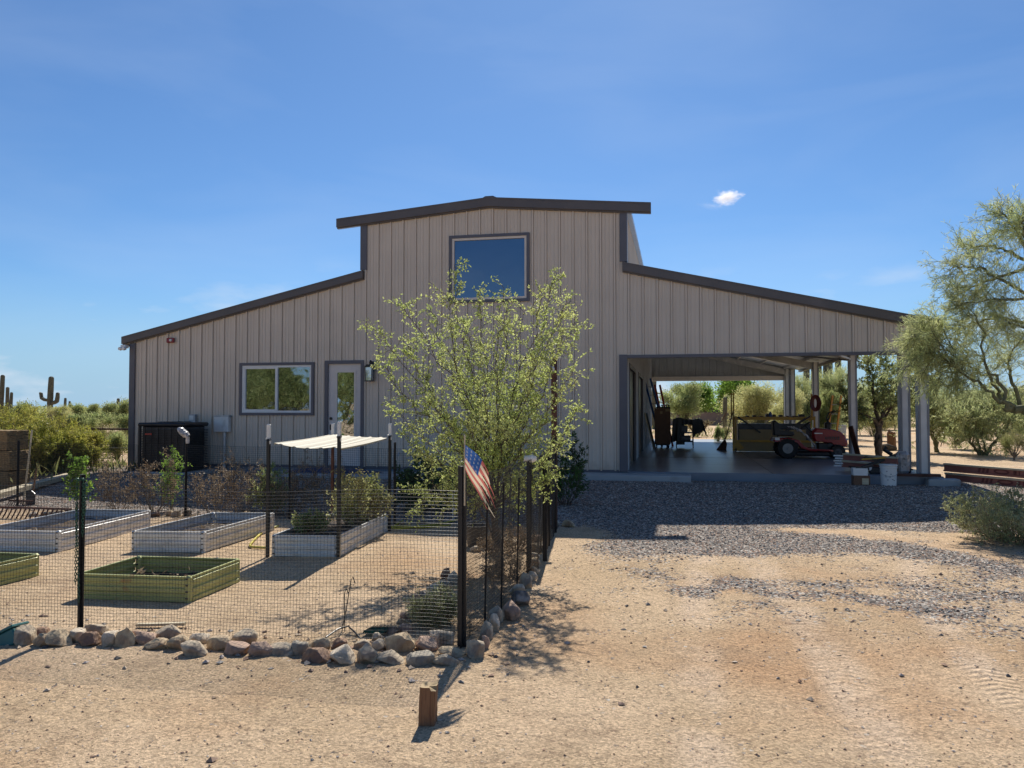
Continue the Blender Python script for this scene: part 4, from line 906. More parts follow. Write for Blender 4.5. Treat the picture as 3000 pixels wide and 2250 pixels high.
def rakep(px, py, top, lean, head, lab, m='wood'):
    p = G(px, py); x, y, z = p[0], p[1], gz(p[0], p[1]); tz = AY(px, top, y)[2]; c = 'rake' if head == 'rake' else 'shovel'
    t = thing(c if head == 'rake' else 'garden_tool', lab, c if head == 'rake' else 'garden tool', (x, y, z))
    MB().tube([(x, y, z+.05), (x+lean, y+.1, tz)], .016, 7).build('handle', M[m], t)
    if head == 'rake':
        m_ = MB().bar((x-.25, y-.05, z+.12), (x+.25, y-.05, z+.12), .03, .03)
        for k in range(12): m_.tube([(x-.24+.044*k, y-.05, z+.12), (x-.24+.044*k, y-.12, z+.01)], .007, 5)
        m_.build('rake_head', M['rust'], t)
    else: MB().prism([(x-.09, z), (x+.09, z), (x+.1, z+.2), (x+.02, z+.26), (x-.02, z+.26), (x-.1, z+.2)], y-.03, y-.012).build('blade', M['steel'], t)
rakep(68, 1486, 1260, .06, 'rake', 'garden rake standing head down by the left back fence', 'board'); rakep(92, 1478, 1375, 0, 'shovel', 'short handled shovel leaning at the left back fence')
m_ = MB(); p = G(50, 1518); 
for k in range(26): m_.tube([(p[0]-1.2+.085*k, p[1], gz(p[0], p[1])+.16), (p[0]-1.2+.085*k, p[1]-.03, gz(p[0], p[1])+.10), (p[0]-1.2+.085*k-.02, p[1]-.08, gz(p[0], p[1])+.0)], .012, 5)
m_.bar((p[0]-1.25, p[1], gz(p[0], p[1])+.17), (p[0]+1.0, p[1], gz(p[0], p[1])+.17), .04, .03); m_.build('drag_rake', M['rust'], None, label='wide rusty tined drag rake lying at the far left of the garden', cat='rake')
# ================================================ PLANTS
rng = np.random.default_rng(11)
def leafmesh(name, P, D, ln, wd, m, rs=rng):
    """n leaves: base P, direction D, arrays of length and width"""
    P = np.asarray(P, float); D = np.asarray(D, float); n = len(P)
    D = D/np.maximum(1e-6, np.linalg.norm(D, axis=1))[:, None]; q = rs.normal(0, 1, (n, 3)); s_ = np.cross(D, q); s_ /= np.maximum(1e-6, np.linalg.norm(s_, axis=1))[:, None]
    ln = np.broadcast_to(ln, n)[:, None]; wd = np.broadcast_to(wd, n)[:, None]; nrm = np.cross(D, s_)
    V = np.stack([P, P+D*ln*.5+s_*wd*.5+nrm*ln*.06, P+D*ln, P+D*ln*.5-s_*wd*.5+nrm*ln*.06], 1).reshape(-1, 3)
    me = bpy.data.meshes.new(name); me.vertices.add(4*n); me.vertices.foreach_set('co', V.ravel()); me.loops.add(4*n); me.loops.foreach_set('vertex_index', np.arange(4*n)); me.polygons.add(n)
    me.polygons.foreach_set('loop_start', np.arange(n)*4); me.polygons.foreach_set('loop_total', np.full(n, 4)); me.update(calc_edges=True); me.materials.append(m); return me
def child(name, me, parent):
    o = bpy.data.objects.new(name, me); S.collection.objects.link(o); o.parent = parent; o.matrix_parent_inverse = Matrix.Translation(-parent_loc(parent)); return o
class Plant:
    def __init__(s, seed): s.w = MB(); s.P = []; s.D = []; s.L = []; s.W = []; s.rs = np.random.default_rng(seed)
    def leaves(s, path, n, ln, wd, spread=1., t0=0., droop=0., off=.0):
        rs = s.rs; path = np.asarray(path); m = len(path)-1
        for _ in range(n):
            t = (t0+(1-t0)*rs.random())*m; i = min(int(t), m-1); p = path[i]+(path[i+1]-path[i])*(t-i); d = path[i+1]-path[i]; d = d/(np.linalg.norm(d)+1e-9)
            dd = d*.8 + rs.normal(0, spread, 3); dd[2] -= droop
            k = rs.uniform(.6, 1.3); s.P.append(p+rs.normal(0, off, 3) if off else p); s.D.append(dd); s.L.append(ln*k); s.W.append(wd*k)
    def path(s, p, d, ln, n, jit, up=0.):
        p = np.array(p, float); d = np.array(d, float); d /= np.linalg.norm(d); out = [p.copy()]
        for i in range(n):
            d = d + s.rs.normal(0, jit, 3); d[2] += up/n; d /= np.linalg.norm(d); p = p + d*ln/n; out.append(p.copy())
        return np.array(out)
    def limb(s, pts, r0, r1, ntw, twl, nl, ln, wd, t0=.25, sub=2, spread=1., droop=0., tws=.8, up=.15, nside=6, twr=.003, fan=.0, jitter=.22, endtw=True):
        # smooth the guide points
        pts = np.array(pts, float); q = []
        for i in range(len(pts)-1):
            a = pts[max(i-1, 0)]; b_ = pts[i]; c = pts[i+1]; d = pts[min(i+2, len(pts)-1)]
            for k in range(5):
                t = k/5; q.append(.5*((2*b_)+(-a+c)*t+(2*a-5*b_+4*c-d)*t*t+(-a+3*b_-3*c+d)*t**3))
        q.append(pts[-1]); q = np.array(q); q[1:-1] += s.rs.normal(0, .012, q[1:-1].shape)*np.linalg.norm(pts[-1]-pts[0])
        N = len(q); s.w.tube(q, [r0+(r1-r0)*(i/(N-1))**.8 for i in range(N)], nside)
        for k in range(ntw):
            t = (t0+(1-t0)*(k+s.rs.random())/ntw)*(N-1); i = min(int(t), N-2); p = q[i]+(q[i+1]-q[i])*(t-i); d = q[i+1]-q[i]; d = d/np.linalg.norm(d) + s.rs.normal(0, tws, 3)
            L_ = twl*s.rs.uniform(.5, 1.25)*(1-.35*t/(N-1)); tw = s.path(p, d, L_, 5, jitter, up); s.w.tube(tw, [twr*1.6]*2+[twr]*4, 3, cap=False)
            s.leaves(tw, nl, ln, wd, spread, .15, droop)
            for _ in range(sub):
                j = s.rs.integers(1, 5); d2 = (tw[j]-tw[j-1]); d2 = d2/np.linalg.norm(d2)+s.rs.normal(0, .7, 3); t2 = s.path(tw[j], d2, L_*.55, 3, jitter, up); s.w.tube(t2, twr*.8, 3, cap=False); s.leaves(t2, int(nl*.7), ln, wd, spread, .1, droop)
        return q
    def finish(s, name, label, cat, loc, wm, lm, group=None):
        t = thing(name, label, cat, loc, group)
        s.w.build('trunk' if 'tree' in cat else 'stem', wm, t)
        child('crown' if 'tree' in cat else 'foliage', leafmesh('crown', s.P, s.D, np.array(s.L), np.array(s.W), lm, s.rs), t); return t
for LP_, t_ in litter_jobs:                       # dead leaves and stems lying on the bed soil
    D_ = np.column_stack([rng.normal(0, 1, (len(LP_), 2)), np.abs(rng.normal(0, .25, len(LP_)))]); child('leaf_litter', leafmesh('leaf_litter', np.array(LP_), D_, rng.uniform(.03, .12, len(LP_)), rng.uniform(.006, .03, len(LP_)), M['l_dry']), t_)['kind'] = 'stuff'
# ---- young leafy tree in the fence corner
T0 = G(1462, 1662); ty = T0[1]
pl = Plant(21)
def tp(px, py, dy=0): return AY(px, py, ty+dy)
fork = tp(1446, 1500); base = np.array([T0[0], ty, GZ-.05])
pl.limb([base, tp(1462, 1600), tp(1450, 1550), fork], .05, .036, 2, .2, 6, .03, .012, t0=.6, nside=9)
pl.limb([tp(1462, 1610), tp(1440, 1560), tp(1395, 1480, -.2), tp(1330, 1420, -.3), tp(1255, 1440, -.5), tp(1225, 1500, -.55)], .016, .004, 22, .34, 13, .034, .0145, up=-.5, t0=.4)
tips = [(1075, 950, .3), (1100, 1060, -.4), (1130, 1180, .5), (1165, 885, -.2), (1190, 1290, -.5), (1250, 900, .6), (1300, 850, -.5), (1325, 765, 0), (1395, 830, .5), (1480, 830, -.1), (1470, 930, -.6), (1540, 900, .4), (1600, 850, -.4), (1645, 790, .1), (1690, 870, -.3), (1715, 930, .5), (1700, 1060, -.5), (1705, 1180, .2), (1640, 1290, -.4), (1330, 1050, .8), (1420, 1080, -.8), (1560, 1090, .8), (1250, 1150, -.8), (1500, 1230, -.9), (1370, 1240, -.9), (1590, 1000, -.7), (1215, 1420, -.3), (1620, 1400, -.2), (1180, 1000, .1), (1360, 930, .3), (1660, 980, .1), (1235, 1330, .6), (1320, 1400, -.7), (1560, 1370, .6), (1480, 1400, .9), (1390, 1320, .3), (1590, 1220, -.5), (1290, 1180, -.6)]
for (x, y, dy) in tips:
    x = 1420+(x-1420)*.94; y = y+12
    m1 = tp(1446+(x-1446)*.28, 1500+(y-1500)*.38, dy*.3); m2 = tp(1446+(x-1446)*.66, 1500+(y-1500)*.70, dy*.75)
    far = abs(x-1446)+abs(y-1500)
    nt_ = int(19+far*.034)
    jj = pl.rs.normal(0, .05, 3); pl.limb([fork, np.array(m1)+jj*.4, np.array(m2)+jj, tp(x, y, dy)], .011, .0022, nt_, .31, 12, .033, .0148, t0=.22, sub=2, up=.0, tws=.85, spread=.75, twr=.002)
pl.finish('leafy_tree', 'young airy yellow-green leafy tree growing in the fence corner before the barn', 'tree', tuple(base), M['bark'], M['l_tree'])

# ---- big palo verde reaching in from the right
pl = Plant(31); PY = -3.6
def bp_(px, py, dy=0): return AY(px, py, PY+dy)
r0 = bp_(3230, 1420); 
pl.limb([bp_(3230, 1400), bp_(3180, 1300), bp_(3090, 1225), bp_(2990, 1200), bp_(2945, 1195)], .11, .055, 0, .3, 0, .05, .01, nside=9)
pl.limb([bp_(3180, 1300), bp_(3200, 1100), bp_(3120, 900), bp_(3040, 780)], .09, .04, 6, .8, 30, .08, .007, nside=8)
stems = [([(2990, 1202), (2900, 1150), (2860, 1120), (2800, 1080), (2760, 1060), (2690, 1010)], 0), ([(2990, 1200), (2930, 1160), (2900, 1110), (2850, 1075), (2800, 1000), (2730, 940)], .4), ([(2950, 1195), (2935, 1130), (2880, 1060), (2880, 960), (2830, 900)], -.4),
         ([(3050, 790), (2960, 800), (2870, 830), (2790, 850)], 0), ([(3040, 780), (2960, 740), (2900, 720), (2830, 730)], .5), ([(3040, 780), (2990, 700), (2960, 650), (2935, 620)], 0), ([(3110, 900), (3000, 880), (2900, 880), (2810, 890)], -.5),
         ([(3110, 900), (3010, 940), (2920, 930), (2830, 950), (2760, 960)], .3), ([(3110, 900), (3000, 850), (2900, 800), (2840, 780), (2780, 790)], -.2), ([(3120, 900), (3020, 720), (3000, 660), (2990, 640)], -.4), ([(3180, 1100), (3080, 1000), (3000, 960), (2940, 940)], 0),
         ([(2990, 1200), (2960, 1100), (2960, 1040), (3000, 980)], .3)]
for st, dy in stems:
    pl.limb([bp_(x, y, dy) for x, y in st], .035, .007, 40, .62, 28, .085, .0065, t0=.3, sub=3, spread=.42, droop=.12, up=.05, tws=.8, twr=.0025)
# drooping lower-left spray over the roof corner
for (x0, y0, x1, y1, dy) in [(2820, 1070, 2650, 1010, 0), (2820, 1080, 2680, 970, .3), (2810, 1070, 2650, 1080, -.3), (2800, 1040, 2700, 940, 0), (2780, 1060, 2690, 1060, .4), (2790, 1075, 2700, 1100, -.2), (2840, 1100, 2740, 1130, .2), (2790, 1070, 2680, 980, -.4), (2830, 1090, 2790, 1130, .1)]:
    mid = bp_((x0+x1)/2, (y0+y1)/2-45, dy); pl.limb([bp_(x0, y0, dy*.5), mid, bp_(x1, y1, dy)], .010, .003, 24, .5, 26, .085, .0065, t0=.12, sub=3, spread=.35, droop=.15, up=-.5, tws=.55, twr=.0028)
pl.finish('palo_verde_tree', 'large feathery palo verde tree reaching in over the roof from the right edge', 'tree', (float(r0[0]), PY, -.35), M['gbark'], M['l_pv'])

# ---- mid-distance trees with visible trunks
def specimen(px, py, forks, seed, name, label, wm, lm, ln=.09, wd=.02, nl=16, ntw=18, twl=.9, r=.1, spread=.7, droop=0., group=None, dz=1.0, trunk=None):
    b0 = AZ(px, py, -.12); Y = b0[1]; pl = Plant(seed); sc = 1
    def q(x, y, dy=0): return AY(x, y, Y+dy)
    base = np.array([b0[0], Y, -.3])
    for k, f in enumerate(forks):
        pts = [base] + [q(x, y, dy) for x, y, dy in f]
        pl.limb(pts, r*(1 if k < 3 else .6), r*.12, ntw, twl, nl, ln, wd, t0=.42, sub=3, spread=spread, droop=droop, up=.1, tws=.8, twr=.006, nside=7)
    return pl.finish(name, label, 'tree', (b0[0], Y, -.12), wm, lm, group)
specimen(2574, 1345, [[(2572, 1260, 0), (2566, 1200, 0), (2560, 1120, 0), (2540, 1060, .2)], [(2575, 1260, 0), (2600, 1190, .3), (2625, 1120, .4), (2660, 1060, .4)], [(2573, 1250, 0), (2540, 1218, -.2), (2500, 1190, -.3), (2470, 1150, 0)], [(2572, 1260, 0), (2590, 1150, .5), (2600, 1080, 1), (2590, 1030, 1)], [(2572, 1250, 0), (2610, 1200, -.5), (2660, 1150, -.6), (2700, 1120, -.8)]], 41, 'mesquite_tree', 'dark trunked mesquite tree just outside the open bay, between two posts', M['bark'], M['l_far'], ln=.08, wd=.032, nl=30, ntw=34, twl=.8, r=.10)
specimen(2747, 1325, [[(2738, 1290, 0), (2725, 1260, 0), (2740, 1190, 0), (2730, 1140, 0)], [(2738, 1290, 0), (2730, 1250, 0), (2790, 1200, .5), (2850, 1170, .5)], [(2735, 1280, 0), (2700, 1230, 0), (2680, 1190, 0)], [(2740, 1290, 0), (2780, 1240, -.5), (2830, 1230, -.6)]], 42, 'palo_verde_tree', 'small slanting green-trunked palo verde beyond the bay corner column', M['gbark'], M['l_pv'], ln=.11, wd=.02, nl=34, ntw=34, twl=1.0, r=.06, spread=.4)
specimen(2888, 1334, [[(2860, 1318, 0), (2842, 1290, 0), (2838, 1240, 0), (2800, 1180, 0)], [(2900, 1315, 0), (2930, 1280, 0), (2960, 1230, 0), (2990, 1180, 0)], [(2870, 1310, .2), (2860, 1260, .3), (2870, 1200, .4), (2860, 1150, .6)], [(2885, 1310, -.2), (2880, 1260, -.3), (2910, 1200, -.4), (2930, 1150, -.6)], [(2850, 1300, -.2), (2860, 1230, -.6), (2800, 1220, -.8)], [(2900, 1310, 0), (2950, 1260, .5), (3010, 1230, .6)]], 43, 'palo_verde_tree', 'many-trunked palo verde spreading low on the open sand at right', M['gbark'], M['l_pv'], ln=.11, wd=.02, nl=34, ntw=34, twl=1.0, r=.065, spread=.4)

# ---- background trees and bushes: built once per kind, then copied
def clump(seed, rx, rz, nc, nl, ln, wd, lobes=6, sd=.16, zc=None, droop=0., trunk=True, tr=.05):
    """unit-ish crown of leaf clumps; base at origin, size rx wide, rz tall"""
    rs = np.random.default_rng(seed); zc = rz*.55 if zc is None else zc; w = MB(); P = []; D = []
    lb = [(rs.normal(0, rx*.38), rs.normal(0, rx*.3), zc+rs.uniform(-.25, .3)*rz, rs.uniform(.35, .6)) for _ in range(lobes)]
    for k in range(nc):
        lx, ly, lz, lr = lb[rs.integers(lobes)]; d = rs.normal(0, 1, 3); d /= np.linalg.norm(d); d[2] = abs(d[2]) if rs.random() < .65 else d[2]
        rr = lr*rs.uniform(.45, 1.05); c = np.array([lx+d[0]*rr*rx*.75, ly+d[1]*rr*rx*.75, lz+d[2]*rr*rz*.62]); c[2] = max(c[2], .08*rz)
        n = int(nl*rs.uniform(.6, 1.4)); s_ = sd*rs.uniform(.6, 1.3)
        pp = c + rs.normal(0, 1, (n, 3))*s_*np.array([1, 1, .6]); out = (pp-np.array([0, 0, rz*.3])); out /= np.linalg.norm(out, axis=1)[:, None]
        dd = out + rs.normal(0, .6, (n, 3)); dd[:, 2] -= droop; P.append(pp); D.append(dd)
        if trunk and k % 3 == 0: w.tube([(lx*.1, ly*.1, rz*.12), (c[0]*.5, c[1]*.5, c[2]*.55), tuple(c)], [tr*.35, tr*.2, tr*.08], 4, cap=False)
    w.tube([(0, 0, -.3), (.03*rx, 0, rz*.15), (0, .02, rz*.45)], [tr, tr*.8, tr*.35], 7)
    P = np.concatenate(P); D = np.concatenate(D); n = len(P); return w, P, D, ln*rs.uniform(.6, 1.35, n), wd*rs.uniform(.7, 1.3, n), rs
KIND = {}
def kind(key, seed, wm, lm, **k):
    w, P, D, l_, w2, rs = clump(seed, **k); KIND[key] = (w.mesh('trunk', wm), leafmesh('crown', P, D, l_, w2, lm, rs))
kind('round', 1, M['bark'], M['l_far'], rx=1.6, rz=2.6, nc=300, nl=50, ln=.15, wd=.05, lobes=11, sd=.22)
kind('bright', 2, M['bark'], M['l_bright'], rx=2.2, rz=3.8, nc=260, nl=36, ln=.2, wd=.13, lobes=10, sd=.28, zc=2.3)
kind('olive', 3, M['gbark'], M['l_olive'], rx=2.2, rz=3.2, nc=380, nl=60, ln=.2, wd=.035, lobes=13, sd=.28, droop=.3)
kind('scrub', 4, M['bark'], M['l_far'], rx=.9, rz=1.0, nc=130, nl=44, ln=.12, wd=.04, lobes=9, sd=.14)
kind('dryscrub', 5, M['twig'], M['l_grass'], rx=.6, rz=.55, nc=50, nl=40, ln=.16, wd=.014, lobes=5, sd=.1)
kind('pverde', 6, M['gbark'], M['l_pv'], rx=2.3, rz=3.4, nc=380, nl=56, ln=.2, wd=.032, lobes=13, sd=.3, droop=.2, zc=1.9)
def place(key, x, y, sx, sz, rot, name, label, cat, group=None, z=None):
    tm, cm = KIND[key]; z = gz(x, y) if z is None else z
    t = thing(name, label, cat, (x, y, z), group); t.rotation_euler = (0, 0, rot); t.scale = (sx, sx, sz)
    for nm, me in (('trunk' if 'tree' in cat else 'stem', tm), ('crown' if 'tree' in cat else 'foliage', cm)):
        o = bpy.data.objects.new(nm, me); S.collection.objects.link(o); o.parent = t
    return t
def pplace(key, px, pytop, wpx, dist, rot, name, label, cat, group=None):
    """stand a plant of the kind `dist` metres away in the direction of the given picture column"""
    d = ray(px, 1213); d = d/np.linalg.norm(d); x, y = CAM[0]+d[0]*dist, CAM[1]+d[1]*dist; k = F/(dist*float(d@_f)); top = (1213-pytop)/k + CAM[2]
    hz_ = top+.12; H = dict(round=2.9, bright=4.3, olive=3.9, scrub=1.1, dryscrub=.65, pverde=3.9)[key]; Wd = dict(round=3.6, bright=5, olive=5.2, scrub=1.8, dryscrub=1.3, pverde=5.2)[key]
    return place(key, x, y, wpx/k/Wd, hz_/H, rot, name, label, cat, group, z=-.12)
gT = 'trees beyond the barn'
bgt = [('round', 2010, 1130, 150, 62, .3, 'desert_tree', 'rounded grey-green tree seen through the open bay, behind the low wall'),
       ('bright', 2060, 1140, 110, 75, 1.3, 'desert_tree', 'dark green tree between the rounded tree and the bright green one'),
       ('bright', 2165, 1108, 170, 70, 2., 'desert_tree', 'bright green broad-leaved tree seen through the middle of the bay'),
       ('olive', 2230, 1120, 190, 44, .8, 'palo_verde_tree', 'olive yellow palo verde filling the right of the bay view'),
       ('olive', 2310, 1140, 130, 38, 2.2, 'palo_verde_tree', 'pale palo verde seen behind the hanging red hose'),
       ('pverde', 2360, 1110, 120, 46, 4.0, 'palo_verde_tree', 'thin palo verde between the two rear bay columns'),
       ('round', 1880, 1150, 50, 40, 1.0, 'desert_tree', 'narrow green tree at the left edge of the bay view'),
       ('pverde', 2440, 1085, 160, 36, 1.1, 'palo_verde_tree', 'leafy palo verde standing around the big saguaro'),
       ('round', 2420, 1150, 110, 33, 5.0, 'desert_tree', 'low green tree right behind the orange ladder'),
       ('pverde', 2520, 1130, 150, 48, 3.0, 'palo_verde_tree', 'palo verde behind the dark trunked mesquite'),
       ('olive', 2620, 1150, 190, 60, .2, 'palo_verde_tree', 'palo verde far behind the two front corner columns'),
       ('pverde', 2720, 1130, 170, 52, 4.4, 'palo_verde_tree', 'tall palo verde behind the small slanting one'),
       ('olive', 2800, 1160, 190, 62, 2.9, 'palo_verde_tree', 'hazy palo verde beyond the open sand, left of the many-trunked one'),
       ('pverde', 2890, 1150, 170, 55, .5, 'palo_verde_tree', 'palo verde directly behind the many-trunked one'),
       ('olive', 2985, 1130, 200, 50, 1.7, 'palo_verde_tree', 'broad palo verde at the right edge beyond the sand'),
       ('round', 2800, 1225, 110, 33, 2.6, 'desert_bush', 'dense grey-green bush beyond the white seat'),
       ('olive', 2560, 1190, 120, 40, 3.6, 'desert_bush', 'low yellow-green bush behind the carved stump')]
for b_ in bgt: pplace(*b_[:6], b_[6], b_[7], 'bush' if 'bush' in b_[6] else 'tree', gT)
lf = [('round', 268, 1197, 66, 88, .1, 'desert_tree', 'dark green rounded tree on the horizon between saguaro and barn', 'tree'),
      ('scrub', 335, 1203, 60, 75, 1.1, 'desert_bush', 'bushy green scrub on the horizon right against the barn corner', 'bush'),
      ('scrub', 372, 1196, 70, 70, 2.1, 'desert_bush', 'tall scrub half hidden by the barn corner', 'bush'),
      ('scrub', 215, 1206, 66, 82, 3.1, 'desert_bush', 'grey scrub just right of the large saguaro', 'bush'),
      ('olive', 175, 1196, 70, 70, 4.1, 'desert_bush', 'thin topped scrub behind the large saguaro', 'bush'),
      ('scrub', 60, 1203, 90, 66, 5.1, 'desert_bush', 'green scrub at the left edge behind the creosote', 'bush'),
      ('scrub', 300, 1232, 90, 52, .6, 'desert_bush', 'low scrub under the rounded horizon tree', 'bush'),
      ('scrub', 240, 1236, 80, 48, .9, 'desert_bush', 'low grey scrub above the left end of the rail', 'bush'),
      ('scrub', 360, 1238, 70, 46, 2.9, 'desert_bush', 'low scrub above the rail beside the barn corner', 'bush'),
      ('dryscrub', 295, 1268, 46, 30, .3, 'desert_bush', 'dry yellowish scrub behind the left rail post', 'bush'),
      ('dryscrub', 350, 1275, 60, 27, 1.3, 'desert_bush', 'dry tuft under the rail beside the barn corner', 'bush'),
      ('scrub', 345, 1292, 80, 24, 2.3, 'desert_bush', 'flat green weed patch below the rail', 'bush'),
            ('dryscrub', 2970, 1285, 80, 27, 2.3, 'desert_bush', 'dark low dry bush at the right edge on the sand', 'bush'),
      ('dryscrub', 2120, 1265, 50, 36, 4.3, 'desert_bush', 'pale grassy bush beside the cholla seen through the bay', 'bush'),
      ('scrub', 2105, 1270, 26, 34, 1.2, 'desert_bush', 'small yellow-green shrub beside the slim saguaro', 'bush')]
for b_ in lf:
    o = pplace(*b_[:6], b_[6], b_[7], b_[8], 'desert scrub')
    if b_[6] == 'creosote_bush':
        for c in o.children:
            if c.name.startswith('foliage'): c.data = c.data.copy(); c.data.materials[0] = M['l_bush']
# distant desert scrub belt that reads as one mass
rs = np.random.default_rng(5); P = []; D = []
for i in range(1100):
    dist = rs.uniform(90, 420); px = rs.choice([rs.uniform(-500, 900), rs.uniform(1700, 3600)]); d = ray(px, 1213); d /= np.linalg.norm(d); h = rs.uniform(.7, 2.1); n = 42
    c = CAM + d*dist; pp = np.column_stack([c[0]+rs.normal(0, h*.6, n), c[1]+rs.normal(0, h*.6, n), -.12+rs.uniform(0, .8, n)*h]); P.append(pp); D.append(rs.normal(0, 1, (n, 3)))
P = np.concatenate(P); D = np.concatenate(D); sz = np.linalg.norm(P-CAM, axis=1)*.0035
o = bpy.data.objects.new('desert_scrub', leafmesh('desert_scrub', P, D, sz*rs.uniform(.6, 1.4, len(P)), sz*.7, M['l_far'], rs)); S.collection.objects.link(o); tag(o, 'distant belt of desert scrub along the horizon', 'scrub', kind='stuff')

# grass and low growth on the open ground, left and right of the barn
P = []; D = []; W_ = []
for i in range(1500):
    side_l = rs.random() < .6; dist = rs.uniform(20, 95) if side_l else rs.uniform(34, 100); px = rs.uniform(-250, 420) if side_l else rs.uniform(1880, 3300); d = ray(px, 1213); d /= np.linalg.norm(d); c = CAM + d*dist
    if fbm(c[0]*.12, c[1]*.12, 4, 3) < (.1 if side_l else .14): continue
    n = 34; r = rs.uniform(.2, .7); h = rs.uniform(.12, .45); pp = np.column_stack([c[0]+rs.normal(0, r, n), c[1]+rs.normal(0, r, n), np.full(n, -.14)]); P.append(pp); D.append(np.column_stack([rs.normal(0, .5, n), rs.normal(0, .5, n), np.ones(n)])); W_.append(np.full(n, h)*rs.uniform(.5, 1.3, n))
P = np.concatenate(P); D = np.concatenate(D); W_ = np.concatenate(W_)
o = bpy.data.objects.new('desert_grass', leafmesh('desert_grass', P, D, W_, .03+W_*.05, M['l_grass'], rs)); S.collection.objects.link(o); tag(o, 'dry yellow-green grass and weeds over the far desert ground', 'grass', kind='stuff')

# saguaros
def saguaro(px, pytop, dist, r, arms, label, base=None):
    d = ray(px, 1213); d /= np.linalg.norm(d); x, y = CAM[0]+d[0]*dist, CAM[1]+d[1]*dist; k = F/(dist*float(d@_f)); H = (1213-pytop)/k + CAM[2]+.12
    def col(mb, pts, r):
        pts = [Vector(p) for p in pts]; Q = []
        for i in range(len(pts)-1):
            for s_ in range(4): Q.append(pts[i].lerp(pts[i+1], s_/4))
        Q.append(pts[-1]); n = len(Q); rad = [r*(.82+.18*math.sin(3.1*i/n)) for i in range(n)]
        dd = (Q[-1]-Q[-2]).normalized()
        for e, rr in ((.35, .88), (.65, .66), (.85, .35)): Q.append(pts[-1]+dd*r*e); rad.append(r*rr)
        k0 = len(mb.v); mb.tube(Q, rad, 20)
        N = 20                                        # ribs
        for i in range(len(Q)):
            for j in range(0, N, 2):
                v = Vector(mb.v[k0+i*N+j]); v = v.lerp(Q[i], .14); mb.v[k0+i*N+j] = tuple(v)
    t = thing('saguaro', label, 'saguaro cactus', (x, y, -.12), 'saguaro cacti'); mb = MB(); col(mb, [(x, y, -.3), (x, y, H*.5), (x+.02*H, y, H-.12)], r); mb.build('trunk', M['saguaro'], t)
    for (z0, dx, z1, rr) in arms:
        m2 = MB(); a = H*z0; b_ = H*z1; s_ = 1 if dx > 0 else -1; col(m2, [(x, y, a), (x+dx*.6, y, a+.02*H), (x+dx*.92, y, a+abs(dx)*.25), (x+dx, y, a+abs(dx)*.7), (x+dx*1.02, y, b_)], rr); m2.build('arm', M['saguaro'], t)
    return t
saguaro(146, 1127, 80, .25, [(.50, -.95, .66, .15), (.44, .75, .64, .18), (.54, .22, .66, .10)], 'large saguaro with two raised arms standing on the left horizon')
saguaro(3, 1121, 60, .15, [(.3, .45, .75, .12)], 'tall saguaro cut off by the left edge of the photo')
saguaro(31, 1170, 70, .12, [], 'short leaning saguaro just right of the one at the left edge')
saguaro(190, 1186, 190, .28, [], 'tiny far saguaro right of the large armed one')
saguaro(203, 1195, 200, .26, [], 'tiniest far saguaro, second right of the large armed one')
saguaro(345, 1188, 140, .26, [(.45, -1.1, .62, .2), (.5, -.6, .7, .2)], 'small clustered saguaro on the horizon near the barn corner')
saguaro(1915, 1126, 58, .17, [], 'slim saguaro top seen through the bay behind the ladders')
saguaro(2123, 1186, 41, .11, [], 'pale topped saguaro stub seen through the bay beside the broom')
saguaro(2361, 1090, 52, .2, [], 'saguaro column between the rear bay columns')
saguaro(2424, 1040, 44, .24, [(.42, -.62, 1.0, .17), (.4, .55, .97, .17), (.5, -.36, .84, .13)], 'tall multi-armed saguaro behind the trees at the right of the bay')
# pale cholla
def cholla(px, py, h, seed, label):
    p = AZ(px, py, -.12); rs = np.random.default_rng(seed); pl = Plant(seed)
    for k in range(7):
        a = rs.uniform(0, 6.28); r = h*rs.uniform(.25, .6); q = pl.path(p, (math.cos(a)*.7, math.sin(a)*.4, 1), h*rs.uniform(.6, .95), 5, .12, .2); pl.w.tube(q, [.06, .05, .045, .04, .04, .04], 6)
        for j in range(3):
            e = q[-1-j % 2]; q2 = pl.path(e, rs.normal(0, 1, 3)+np.array([0, 0, .5]), h*.3, 3, .2, .1); pl.w.tube(q2, .035, 5); pl.leaves(q2, 200, .06, .012, 2., off=.035)
        pl.leaves(q, 60, .05, .012, 2., .6, off=.04)
    pl.finish('cholla', label, 'cactus', tuple(p), M['bark'], M['cholla'])
cholla(2042, 1280, 1.0, 3, 'pale golden cholla cactus on the sand seen through the bay')
cholla(2950, 1300, 1.3, 4, 'straw coloured cholla beyond the many-trunked palo verde')

# ---- bushes and weeds near the garden
def shrub(x, y, w_, h_, n, ln, wd, seed, name, label, cat, wm, lm, nl=10, z=None, lean=0, group=None, spread=.9, sub=2, tw=.3, ecc=1.):
    z = gz(x, y)-.02 if z is None else z; pl = Plant(seed); rs = pl.rs
    for k in range(n):
        a = rs.uniform(0, 6.28); rr = math.sqrt(rs.random()); tip = np.array([x+math.cos(a)*rr*w_/2+lean, y+math.sin(a)*rr*w_/2*ecc, z+h_*rs.uniform(.55, 1.)*(1-.35*rr*rr)])
        b0 = np.array([x+math.cos(a)*rr*w_*.12, y+math.sin(a)*rr*w_*.12*ecc, z]); mid = (b0+tip)/2 + np.array([math.cos(a), math.sin(a), 0])*w_*.08
        pl.limb([b0, mid, tip], .006, .002, 7, tw*h_, nl, ln, wd, t0=.25, sub=sub, up=.2, nside=3, twr=.0018, spread=spread)
    return pl.finish(name, label, cat, (x, y, z), wm, lm, group)
p = G(2965, 1600); shrub(p[0]+.25, p[1]+.45, 1.8, .74, 130, .030, .013, 51, 'brittlebush', 'grey-green brittlebush sprawling at the right edge of the driveway', 'bush', M['twig'], M['l_grey'], nl=15)
